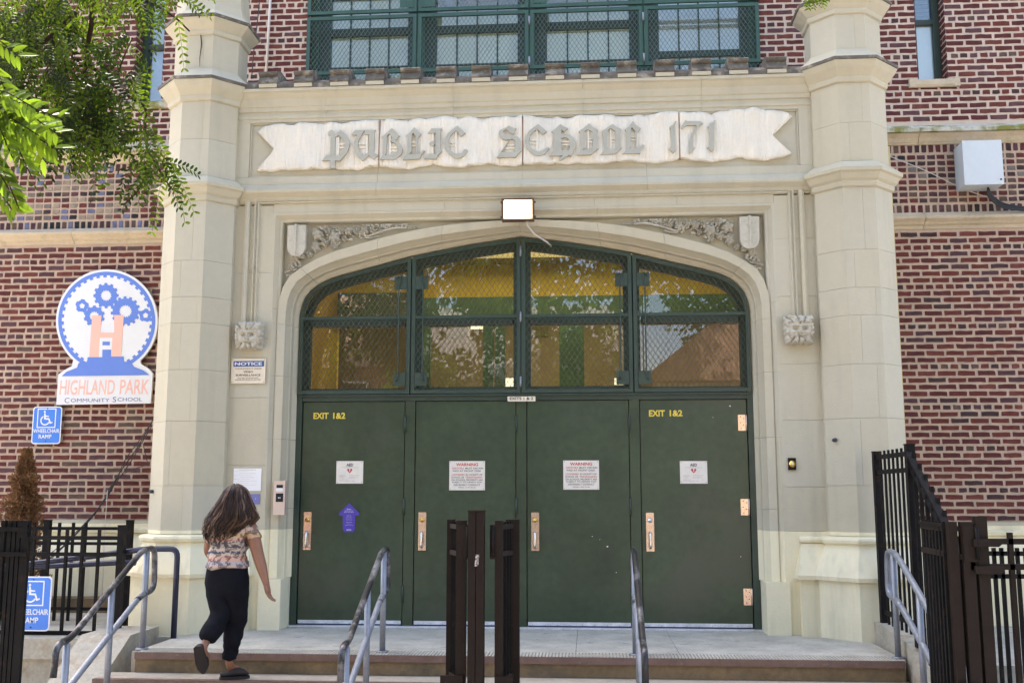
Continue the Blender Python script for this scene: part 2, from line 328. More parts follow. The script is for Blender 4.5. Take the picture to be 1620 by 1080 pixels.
# landing and steps
ST = thing('entrance_steps', 'wide brown concrete steps with steel nosings below the green school doors', 'steps', (0, -1.4, -.62))
mb = MB()
for a, b in ((-2.97, -1.3), (-1.297, .52), (.523, 1.33), (1.333, 3.0)): mb.box(a, b, -1.17, .345, -.3, 0, LAND)
mb.box(-3.62, -2.972, -.52, .345, -.3, -.001, LAND); mb.box(3.002, 3.6, -.29, .345, -.3, -.001, LAND)
mb.build('landing', ST)
mb = MB()                                                  # ribbed safety strip along the edge
x = -2.93
while x < 2.98:
    mb.box(x, x + .016, -1.395, -1.173, -.05, .004, LAND); x += .026
mb.build('ribbed_strip', ST, kind='stuff')
mb = MB(); mb.box(-3.0, 3.0, -1.345, -1.172, -.3, -.003, TREAD); mb.build('tread_slab', ST)
SH = .152
for k in range(4):
    z1 = -k * SH; yf = -1.40 - k * .30
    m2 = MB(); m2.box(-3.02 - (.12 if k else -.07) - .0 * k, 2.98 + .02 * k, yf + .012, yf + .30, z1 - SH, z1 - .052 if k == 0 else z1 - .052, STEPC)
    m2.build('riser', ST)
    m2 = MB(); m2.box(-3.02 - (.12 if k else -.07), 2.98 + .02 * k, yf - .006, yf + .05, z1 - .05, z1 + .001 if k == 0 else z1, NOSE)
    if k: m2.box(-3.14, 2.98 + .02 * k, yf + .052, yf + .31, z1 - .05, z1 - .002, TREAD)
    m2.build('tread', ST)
# ================================================================== SCHOOL BUILDING
B = thing('school_building', 'brick school with painted stone entrance porch, turrets and four green doors', 'building', (0, 1.85, -.62))
YB = 1.85
def bricks_of(x0, x1, z0, z1, mode, palette, blocks=()):
    out = []
    def ok(x, z, w_):
        return not any(x + w_ / 2 > b[0] + .01 and x - w_ / 2 < b[1] - .01 and z > b[2] and z < b[3] for b in blocks)
    def trim(x, z, w_):
        a, c = x - w_ / 2, x + w_ / 2
        a = max(a, x0); c = min(c, x1)
        for b in blocks:
            if b[2] < z < b[3]:
                if a < b[0] < c and c - b[0] > 0: c = b[0]
                elif a < b[1] < c: a = b[1]
                elif a >= b[0] and c <= b[1]: return None
        return (a, c) if c - a > .025 else None
    if mode == 'bond':
        P = .07363; k0 = int((z0 - 3.928) / P) - 2
        for k in range(k0, k0 + int((z1 - z0) / P) + 6):
            z = 3.928 + k * P + (.0 if z0 < 4.2 else .011)
            if z - .02 < z0 or z + .02 > z1: continue
            if k % 6 == 0: pw, w_, off = .1068, .076, .02
            else: pw, w_, off = .2105, .180, (k % 2) * .105
            n0 = int(x0 / pw) - 2
            for i in range(n0, int(x1 / pw) + 3):
                t = trim(i * pw + off + random.uniform(-.004, .004), z, w_)
                if t: out.append((t[0], t[1], z, .046, random.choice(palette if k % 6 else palette + ['dark', 'brown'])))
    return out
PAL_R = ['red', 'maroon', 'red', 'red2', 'maroon', 'maroon', 'plum', 'red', 'red', 'maroon', 'dark']
PAL_L = ['purple', 'maroon', 'red', 'red', 'brown', 'purple', 'plum', 'red2', 'maroon', 'red', 'maroon']
PAL_U = ['red', 'maroon', 'red2', 'purple', 'maroon']
PAL_P = ['blue', 'red', 'ash', 'brown', 'purple', 'tan', 'dark', 'plum', 'red', 'tan', 'maroon', 'blue', 'plum', 'red2', 'char', 'maroon']
PAL_Q = ['dark', 'maroon', 'brown', 'plum', 'char', 'maroon', 'red', 'dark', 'brown', 'maroon', 'ash', 'red']
WIN_L = (-4.765, -4.41, 5.87, 8.2); WIN_R = (4.41, 4.745, 5.87, 8.2); WIN_C = (-2.66, 2.66, 5.2, 8.2)
bricks = []
for (x0, x1, pal) in ((-7.6, -2.9, PAL_L), (2.9, 7.6, PAL_R)):
    bricks += [b + (0,) for b in bricks_of(x0, x1, .945, 4.13, 'bond', pal)]
bricks += [b + (1,) for b in bricks_of(-7.6, 7.6, 5.335, 8.0, 'bond', PAL_U, [WIN_L, WIN_R, WIN_C])]
for sgn, pal in ((-1, PAL_P), (1, PAL_Q)):                      # stacked header panel between the stone courses
    xs = sorted((sgn * 2.95, sgn * 7.6))
    for r in range(8):
        z = 4.962 - r * .0712; n = int((xs[1] - xs[0]) / .1075)
        for i in range(n):
            x = xs[0] + i * .1075 + random.uniform(-.003, .003); c = random.choice(pal)
            if sgn < 0: c = ['tan', 'ash', 'tan'][(i + r) % 3] if ((i + (r // 3) * 2) % 9 < 3 and r % 4 in (1, 2)) else c
            bricks.append((x, x + .083, z, .046, c, 2))
    for z in (5.060, 4.368):
        for i in range(int((xs[1] - xs[0]) / .0765)):
            x = xs[0] + i * .0765; bricks.append((x, x + .047, z, .082, random.choice(['dark', 'char', 'plum', 'brown', 'blue'] if sgn < 0 else ['dark', 'char', 'brown', 'plum', 'maroon']), 2))
# mortar bodies of the walls
WALLS = []
for a, b in ((-7.6, -2.5), (2.5, 7.6)): mb = MB(); mb.box(a, b, YB + .004, YB + .3, .90, 5.2, MORTAR); WALLS.append(mb.build('brick_wall', B))
mb = MB()
xs = [-7.6, WIN_L[0], WIN_L[1], WIN_C[0], WIN_C[1], WIN_R[0], WIN_R[1], 7.6]
for i in range(0, 8, 2): mb.box(xs[i], xs[i + 1], YB + .004, YB + .32, 5.2, 8.3, MORTAR2)
for wn in (WIN_L, WIN_R): mb.box(wn[0], wn[1], YB + .004, YB + .32, 5.2, wn[2], MORTAR2)
mb.box(-7.6, 7.6, YB + .004, 12, 8.3, 13.4, MORTAR2)  # unseen block above the windows, its height set to keep the facade in shadow
mb.box(-7.6, -7.3, YB + .33, 12, -.6, 8.29, MORTAR2); mb.box(7.3, 7.6, YB + .33, 12, -.6, 8.29, MORTAR2); mb.box(-7.3, 7.3, 11.7, 12, -.6, 8.29, MORTAR2)
WALLU = mb.build('upper_brick_wall', B)
def shape(w_, h_, m, seed):
    rnd = random.Random(seed); b = MB(); j = .0035
    n = 3 if w_ > .1 else 2; fr = []
    for side in (1, -1):
        for i in range(n + 1):
            t = i / n * 2 - 1; t *= side * -1 if side < 0 else 1
            fr.append((((-1 + 2 * i / n) * side) * w_ / 2 + (rnd.uniform(-j, j)), side * h_ / 2 + rnd.uniform(-j, j)))
    fr = fr[::-1]; N = len(fr)
    vs = [(p[0], -.004 + rnd.uniform(-.0015, .0015), p[1]) for p in fr] + [(p[0], .012, p[1]) for p in fr]
    b.add(vs, [tuple(range(N))] + [(i, i + N, (i + 1) % N + N, (i + 1) % N) for i in range(N)], m)
    return b
cache = {}
def brick_mesh(w_, h_, key):
    k = (round(w_, 2), round(h_, 3), key, random.randrange(3))
    if k not in cache:
        b = shape(k[0], k[1], BR[key], hash(k) % 9999); me = bpy.data.meshes.new('brick'); me.from_pydata(b.v, [], b.f); me.materials.append(BR[key])
        bm = bmesh.new(); bm.from_mesh(me); bmesh.ops.recalc_face_normals(bm, faces=bm.faces); bm.to_mesh(me); bm.free(); cache[k] = me
    return cache[k]
def in_view(b):
    x = (b[0] + b[1]) / 2; z = b[2]
    if b[5] == 0: return (-6.0 < x < -3.72 and z > .97) or (3.98 < x < 5.0)
    return False
vis = [b for b in bricks if in_view(b)]
vis.sort(key=lambda b: -(b[1] - b[0]) * 20 + abs(b[2] - 1.5) * .5)
single = set(id(b) for b in vis[:300])
rest = [MB(), MB(), MB()]
for b in bricks:
    x = (b[0] + b[1]) / 2; w_ = b[1] - b[0]
    if id(b) in single:
        o = bpy.data.objects.new('brick', brick_mesh(w_, b[3], b[4])); COL.objects.link(o); o.parent = WALLS[x > 0]; o.location = Vector((x, YB, b[2])) - ROOT[B.name]
    else:
        s = shape(w_, b[3], BR[b[4]], random.randrange(99999)); rest[2 if b[5] == 1 else int(x > 0)].add([(p[0] + x, p[1] + YB, p[2] + b[2]) for p in s.v], s.f, BR[b[4]])
for r_, pw in zip(rest[:2], WALLS): r_.build('brickwork', pw, kind='stuff')
rest[2].build('brickwork', WALLU, kind='stuff')
# reveal bricks at the window sides
rv = MB()
for X, sg in ((WIN_L[0], 1), (WIN_R[1], -1), (WIN_C[0], 1), (WIN_C[1], -1), (WIN_L[1], -1), (WIN_R[0], 1)):
    z = 5.42; k = 0
    while z < 8.1:
        if z > (5.9 if abs(X) > 3 else 5.4):
            c = BR[random.choice(PAL_U)]
            for y0, y1 in (((0.0, .10), (.125, .25)) if k % 2 else ((0, .19), (.21, .28))):
                rv.box(*sorted((X, X + sg * .006)), YB + y0 - .002, YB + y1, z - .024, z + .024, c)
        z += .07363; k += 1
rv.build('reveal_bricks', WALLU, kind='stuff')
# stone courses on the brick wings, and the painted water table below
for s_, x0, x1, js in (('l', -7.6, -2.9, [-5.37, -3.78]), ('r', 2.9, 7.6, [4.37, 5.9])):
    cuts = [x0] + js + [x1]
    for a, b in zip(cuts, cuts[1:]):
        m1 = MB(); m1.prismx([(YB + .05, 4.13), (YB - .012, 4.135), (YB - .015, 4.17), (YB - .045, 4.185), (YB - .06, 4.205), (YB - .10, 4.235), (YB - .105, 4.262), (YB - .01, 4.325), (YB + .05, 4.325)], a + .003, b - .003, STRINGC); m1.build('stone_course', B)
    js2 = [-5.6, -3.6] if s_ == 'l' else [4.36, 5.7]; cuts = [x0] + js2 + [x1]
    for a, b in zip(cuts, cuts[1:]):
        m1 = MB(); m1.prismx([(YB + .05, 5.105), (YB - .012, 5.107), (YB - .02, 5.125), (YB - .03, 5.13), (YB - .05, 5.17), (YB - .085, 5.21), (YB - .10, 5.215), (YB + .05, 5.215)], a + .003, b - .003, STRINGC)
        m1.prismx([(YB + .05, 5.218), (YB - .135, 5.218), (YB - .14, 5.255), (YB - .01, 5.33), (YB + .05, 5.33)], a + .003, b - .003, MOSSY); m1.build('stone_ledge', B)
    m1 = MB(); m1.prismx([(YB + .1, -.62), (YB - .22, -.62), (YB - .22, .50), (YB - .21, .53), (YB - .08, .80), (YB - .115, .81), (YB - .12, .845), (YB - .09, .862), (YB - .05, .866), (YB - .045, .942), (YB + .1, .942)], x0, x1, STONE)
    m1.build('water_table', B)
# roof deck of the porch and its sides
mb = MB(); mb.box(-3.2, 3.2, .32, YB + .003, 4.9, 5.12, COPING); mb.build('porch_roof', B)
mb = MB(); mb.box(-3.3, -2.9, .35, YB, -.1, 4.89, STONE); mb.box(2.9, 3.3, .35, YB, -.1, 4.89, STONE); mb.build('porch_side_wall', B)
mb = MB(); mb.box(-2.9, 2.9, .36, .60, 3.95, 4.89, STONE); mb.box(-2.9, -2.24, .36, .60, -.1, 3.949, STONE); mb.box(2.24, 2.9, .36, .60, -.1, 3.949, STONE); mb.build('porch_core', B)
# ------------------------------------------------ turrets
def octo(cx, cy, r):
    a = r * math.tan(PI / 8); return [(cx + dx, cy + dy) for dx, dy in ((-a, -r), (a, -r), (r, -a), (r, a), (a, r), (-a, r), (-r, a), (-r, -a))]
TY = .07
def turret(sg):
    cx = sg * 3.12; T = MB()
    T.loft([[(x, y, z) for x, y in octo(cx, TY, r)] for z, r in ((-.1, .33), (6.2, .32))], STONE); T = T.build('turret', B)
    def rings(prof, name, m=STONE):
        q = MB(); q.loft([[(x, y, z) for x, y in octo(cx, TY, r)] for z, r in prof], m); return q.build(name, T)
    rings(((-.1, .47), (.488, .47)), 'plinth')
    rings(((.492, .505), (.528, .512), (.795, .385), (.803, .40), (.812, .418), (.835, .424), (.852, .418), (.862, .40), (.868, .356)), 'base_moulding')
    seq = [.872, 1.31, 1.90, 2.38, 2.82, 3.07, 3.42, 4.0]; sp = [.05, -.09, .08, -.04, .1, -.07, .03]
    def course(z0, z1, r, off):
        poly = octo(cx, TY, r)
        for half in ((1, 0, cx + off - .0008), (-1, 0, -(cx + off) - .0008)):
            p = clip(poly, *half); q = MB()
            q.prismz(p, z0 + .0012, z1 - .0012, STONE); q.build('stone_block', T)
    for i in range(7): course(seq[i], seq[i + 1], .35, sp[i] * 1.0)
    rings(((4.0, .352), (4.012, .372), (4.04, .378), (4.055, .376), (4.075, .40), (4.12, .425), (4.135, .448), (4.165, .452), (4.245, .36), (4.25, .34)), 'annulet')
    course(4.252, 4.62, .34, -.06 * sg); course(4.62, 5.0, .34, .07)
    rings(((5.0, .342), (5.01, .362), (5.04, .368), (5.055, .366), (5.08, .385), (5.13, .425), (5.175, .45), (5.185, .452)), 'cornice')
    rings(((5.187, .462), (5.215, .462)), 'weathered_edge', COPING)
    rings(((5.217, .452), (5.30, .362), (5.335, .335)), 'sloped_cap')
    course(5.337, 5.68, .325, .04)
    rings(((5.68, .327), (5.69, .345), (5.715, .35), (5.73, .348), (5.755, .37), (5.80, .41), (5.83, .425)), 'upper_cornice')
    rings(((5.832, .438), (5.86, .438)), 'weathered_edge', COPING)
    rings(((5.862, .425), (5.93, .36), (6.02, .335), (6.25, .315), (6.6, .26), (7.0, .12), (7.2, .02)), 'pinnacle')
for sg in (-1, 1): turret(sg)
q = MB(); q.tube([at(317, 50, -.262), at(319, 70, -.262), at(316, 92, -.262), at(316, 106, -.262)], [.004, .005, .003, .001], DARK, 4); q.build('crack', bpy.data.objects['turret'])
# ------------------------------------------------ portal: flanking strips, arch, frame, string, frieze
P = MB(); P.box(-2.83, -2.42, .12, .34, -.1, 4.0, STONE); P.box(2.42, 2.83, .12, .34, -.1, 4.0, STONE); PORT = P.build('stone_portal', B)
zc = [.0, .905, 1.50, 2.14, 2.70, 3.35, 4.02]; zr = [.0, .905, 1.30, 1.90, 2.42, 3.05, 3.60, 4.02]
for sg, zz in ((-1, zc), (1, zr)):
    for a, b in zip(zz, zz[1:]):
        x0, x1 = sorted((sg * 2.405, sg * 2.84)); m1 = MB(); m1.box(x0, x1, 0, .118, a + .0012, b - .0012, STONE); m1.build('stone_block', PORT)
    # plinth blocks at the jamb and beside the turret
    m1 = MB(); x0, x1 = sorted((sg * 2.205, sg * 2.415)); m1.prismz([(x0, -.03), (x1, -.03), (x1, .33), (x0, .33)], 0, .455, STONE); m1.build('jamb_plinth', PORT)
    m1 = MB()
    xa, xb = sg * 2.50, sg * 2.80
    m1.box(*sorted((xa, xb)), -.10, -.002, 0, .488, STONE)
    xe = sg * 2.46; r = [[(xe, -.002, .492), (xe, -.145, .492), (xb, -.145, .492), (xb, -.002, .492)], [(xe, -.002, .528), (xe, -.15, .528), (xb, -.15, .528), (xb, -.002, .528)], [(sg * 2.53, -.002, .80), (sg * 2.53, -.018, .80), (xb, -.018, .80), (xb, -.002, .80)]]
    m1.loft(r, STONE)
    m1.tube([(sg * 2.515, -.012, .832), (xb, -.012, .832)], .030, STONE, 10)
    m1.build('base_moulding', PORT)
# arch rings
INN = [(2.192, .455), (2.192, 1.1), (2.192, 1.75), (2.192, 2.35), (2.192, 2.85), (2.188, 2.97), (2.176, 3.06), (2.140, 3.155), (2.088, 3.225), (2.01, 3.287), (1.91, 3.337), (1.76, 3.385), (1.58, 3.430), (1.40, 3.476), (1.10, 3.555), (.78, 3.617), (.46, 3.672), (.22, 3.706), (0, 3.735)]
OUT = [(2.338, .455), (2.338, 1.1), (2.338, 1.75), (2.338, 2.35), (2.338, 2.85), (2.336, 2.985), (2.325, 3.10), (2.295, 3.215), (2.235, 3.315), (2.125, 3.40), (1.98, 3.483), (1.79, 3.560), (1.58, 3.620), (1.37, 3.677), (1.03, 3.752), (.74, 3.797), (.44, 3.822), (.21, 3.834), (0, 3.840)]
PROF = [(0, .345), (0, .265), (.05, .255), (.22, .215), (.235, .205), (.245, .160), (.262, .150), (.30, .145), (.47, .075), (.50, .052), (.53, .046), (1.0, .030), (1.0, .345)]
def arch_ring(i, t, y):
    a, b = INN[i], OUT[i]; return (a[0] + (b[0] - a[0]) * t, y, a[1] + (b[1] - a[1]) * t)
full = []
for i in range(len(INN)): full.append([arch_ring(i, t, y) for t, y in PROF])
cutidx = [0, 1, 2, 3, 4, 9, 13, 15, 18]
for sg in (1, -1):
    for a, b in zip(cutidx, cutidx[1:]):
        rs = [[Vector(p) for p in full[i]] for i in range(a, b + 1)]
        d0 = (rs[1][0] - rs[0][0]).normalized() * .0012; d1 = (rs[-1][0] - rs[-2][0]).normalized() * .0012
        rs[0] = [p + d0 for p in rs[0]]; rs[-1] = [p - d1 for p in rs[-1]]
        rs = [[(sg * p.x, p.y, p.z) for p in r] for r in rs]
        q = MB(); q.loft(rs, STONE); q.build('arch_stone', PORT)
# spandrels: a flat recessed field either side
for sg in (1, -1):
    top = 3.858; pts = [(2.36, 3.0)] + [(OUT[i][0] - .02, OUT[i][1] - .02) for i in range(5, 19)] + [(0, top + .03), (2.36, top + .03)]
    q = MB(); q.prism([(sg * x, z) for x, z in pts], .128, .34, STONE); q.build('spandrel', PORT)
# rectangular frame round the arch, stepping in
FR = [(0, .14), (0, 0), (.022, 0), (.030, .010), (.060, .045), (.078, .048), (.086, .056), (.092, .135), (.06, .14)]
def frame_sweep(xo, z0, zt, prof, name, cuts, m=STONE):
    for sg in (1, -1):
        legs = [z0] + [c for c in cuts if z0 < c < zt - .3] + [zt]
        for a, b in zip(legs, legs[1:]):
            last = b == zt
            r0 = [(sg * (xo - o), y, a + .001) for o, y in prof]; r1 = [(sg * (xo - o), y, (b - o) if last else b - .001) for o, y in prof]
            q = MB(); q.loft([r0, r1], m); q.build(name, PORT)
        hx = [0, .75, 1.45, xo]
        for a, b in zip(hx, hx[1:]):
            last = b == xo
            r0 = [(sg * (a + .001), y, zt - o) for o, y in prof]; r1 = [(sg * ((b - o) if last else b - .001), y, zt - o) for o, y in prof]
            q = MB(); q.loft([r0, r1], m); q.build(name, PORT)
frame_sweep(2.405, .455, 3.945, FR, 'frame_moulding', [1.1, 1.75, 2.35, 3.0])
HD = [(0, .06), (0, -.004), (.006, -.030), (.018, -.034), (.024, -.012), (.034, -.012), (.040, -.026), (.050, -.026), (.058, 0.0), (.058, .06)]
frame_sweep(2.590, 2.80, 4.088, HD, 'hood_moulding', [3.4])
for sg in (1, -1):
    q = MB(); q.prismz([(sg * 2.625, .01), (sg * 2.632, -.035), (sg * 2.655, -.048), (sg * 2.678, -.035), (sg * 2.69, .01)], 2.80, 4.06, STONE); q.build('shaft', PORT)
    for a, b in ((0, .72), (.72, 1.5), (1.5, 2.404)):
        q = MB(); q.box(*sorted((sg * (a + .0012), sg * (b - .0012))), .001, .10, 3.947, 4.03, STONE); q.build('stone_block', PORT)
# string course, frieze, cornice, coping in blocks
STR = [(.1, 4.032), (.0, 4.034), (-.010, 4.05), (-.028, 4.058), (-.034, 4.088), (-.05, 4.10), (-.085, 4.128), (-.09, 4.150), (-.026, 4.222), (.1, 4.222)]
COR = [(.12, 4.858), (-.022, 4.858), (-.022, 4.885), (-.034, 4.895), (-.034, 4.925), (-.022, 4.933), (-.022, 4.955), (-.04, 4.965), (-.042, 5.0), (-.055, 5.012), (-.06, 5.03), (-.072, 5.075), (-.11, 5.125), (-.135, 5.137), (-.135, 5.165), (.12, 5.165)]
xj = [-2.86, -1.38, .03, 1.22, 2.86]; xj2 = [-2.86, -1.9, -.64, .62, 1.75, 2.86]
for a, b in zip(xj, xj[1:]):
    q = MB(); q.prismx(STR, a + .001, b - .001, STONE); q.build('string_course', PORT)
    q = MB(); q.box(a + .001, b - .001, .012, .12, 4.224, 4.856, STONE); q.box(a + .001, b - .001, -.022, .011, 4.224, 4.300, STONE); q.build('frieze_block', PORT)
for a, b in zip(xj2, xj2[1:]):
    q = MB(); q.prismx(COR, a + .001, b - .001, STONE); q.build('cornice_stone', PORT)
for sg in (1, -1):
    q = MB(); q.box(*sorted((sg * 2.66, sg * 2.85)), -.022, .011, 4.302, 4.857, STONE); q.build('frieze_pilaster', PORT)
q = MB()                                                    # thin fillet inside the frieze panel
for a, b, c, d in ((-2.655, 2.655, 4.302, 4.314), (-2.655, 2.655, 4.842, 4.857)): q.box(a, b, -.008, .0115, c, d, STONE)
for sg in (1, -1): q.box(*sorted((sg * 2.645, sg * 2.658)), -.008, .0115, 4.315, 4.841, STONE)
q.build('panel_fillet', PORT)
for a, b in zip(xj2, xj2[1:]):
    q = MB(); q.prismx([(.32, 5.168), (-.135, 5.168), (-.14, 5.20), (-.10, 5.235), (.02, 5.30), (.10, 5.31), (.32, 5.25)], a + .002, b - .002, COPING); q.build('coping', PORT)
for i in range(15):
    x = -2.458 + i * (2.458 + 2.452) / 14 + random.uniform(-.008, .008)
    q = MB(); q.prismx([(.0, 5.172), (-.150, 5.172), (-.154, 5.205), (.0, 5.205)], x - .088, x + .088, STONE)
    q.prismx([(.20, 5.21), (-.155, 5.21), (-.165, 5.222), (-.150, 5.24), (-.125, 5.29), (-.155, 5.300), (-.165, 5.318), (-.15, 5.332), (-.05, 5.375), (.14, 5.375), (.20, 5.31)], x - .094, x + .094, COPING)
    q.build('merlon', PORT)
# ------------------------------------------------ ribbon banner with the carved name
RB = MB(); RB.box(-2.2, 2.3, -.002, .012, 4.45, 4.75, RIBBON); BAN = RB.build('name_banner', PORT)
def ztop(x): return 4.845 - .012 * math.sin(x * 2.1) + .008 * math.sin(x * 9 + 1) + .008 * math.sin(x * 23) - (0.0)
def zbot(x): 
    s = abs(math.sin(x * 5.3 + 1.3)) ** .5; return 4.362 + .030 * (1 - s) + .009 * math.sin(x * 13) + .004 * math.sin(x * 37)
TL, BLp, NL = at(409, 202, -.03), at(406, 266, -.03), at(441, 234, -.03); TR, BRp, NR = at(1251, 179, -.03), at(1254, 245, -.03), at(1216, 213, -.03)
cutx = [-2.62, at(600, 230, -.03).x, at(827, 230, -.03).x, at(1075, 230, -.03).x, 2.62]
def seg_lim(x):                                            # top and bottom of the cloth at x (swallow tails at both ends)
    zt, zb = ztop(x), zbot(x)
    if x < -2.42: k = (-2.42 - x) / .17; zt -= .05 * k * k
    if x < -2.47: zb -= 0.0
    if x > 2.42: k = (x - 2.42) / .17; zt -= .05 * k * k; 
    if x > 2.42: zb += .03 * ((x - 2.42) / .17)
    return zt, zb
def fold(x, v):
    e = abs(v - .5) * 2
    return .016 * math.sin(x * 8.3 + 2 * v) * e + .011 * math.sin(x * 31 + 3 * math.sin(x * 3)) * e ** 2 + .003 * math.sin(x * 57) * e - .012 * max(0, math.sin(x * 17.3 + 2 * math.sin(x * 5))) ** 14 * e ** 1.5 - .008 * max(0, math.sin(x * 41 + 1)) ** 10 * e ** 3
for a, b in zip(cutx, cutx[1:]):
    q = MB(); n = int((b - a) / .007); NV = 14; top = []
    for half in (0, 1, 2):
        pass
    cols = []
    for i in range(n + 1):
        x = a + .006 + (b - a - .012) * i / n; zt, zb = seg_lim(x); col = []
        xl = x
        for k in range(NV + 1):
            v = k / NV; z = zb + (zt - zb) * v
            # swallow-tail: slide points of the end columns towards the notch
            xx = x
            if x < -2.40:
                lim = -2.60 + .195 * (1 - abs(v - .48) / .52); xx = max(x, lim)
            if x > 2.40:
                lim = 2.60 - .195 * (1 - abs(v - .48) / .52); xx = min(x, lim)
            col.append((xx, -.036 - fold(x, v), z))
        cols.append(col)
    vs = [p for c in cols for p in c]; W = NV + 1; back = [(p[0], .006, p[2]) for p in vs]; N = len(vs)
    fs = [(i * W + k, (i + 1) * W + k, (i + 1) * W + k + 1, i * W + k + 1) for i in range(n) for k in range(NV)]
    q.add(vs + back, fs, RIBBON, True)
    edge = [i * W for i in range(n + 1)] + [n * W + k for k in range(1, W)] + [i * W + NV for i in range(n - 1, -1, -1)] + [k for k in range(NV - 1, 0, -1)]
    q.f += [[edge[i], edge[i] + N, edge[(i + 1) % len(edge)] + N, edge[(i + 1) % len(edge)]] for i in range(len(edge))]; q.m += [0] * len(edge); q.smooth += [False] * len(edge)
    q.build('ribbon_stone', BAN, recalc=False)
for x in cutx[1:-1]: q = MB(); q.box(x - .008, x + .008, -.036, .005, 4.39, 4.84, JOINT); q.build('rusty_joint', BAN)
def cp(ox, oy, s): return lambda p: (ox + p[0] / s, oy + p[1] / s)
A1, A2, A3, A4, A5 = cp(490, 180, 10.8), cp(620, 180, 10.8), cp(770, 180, 10.8), cp(900, 180, 10.8), cp(1030, 170, 10.8)
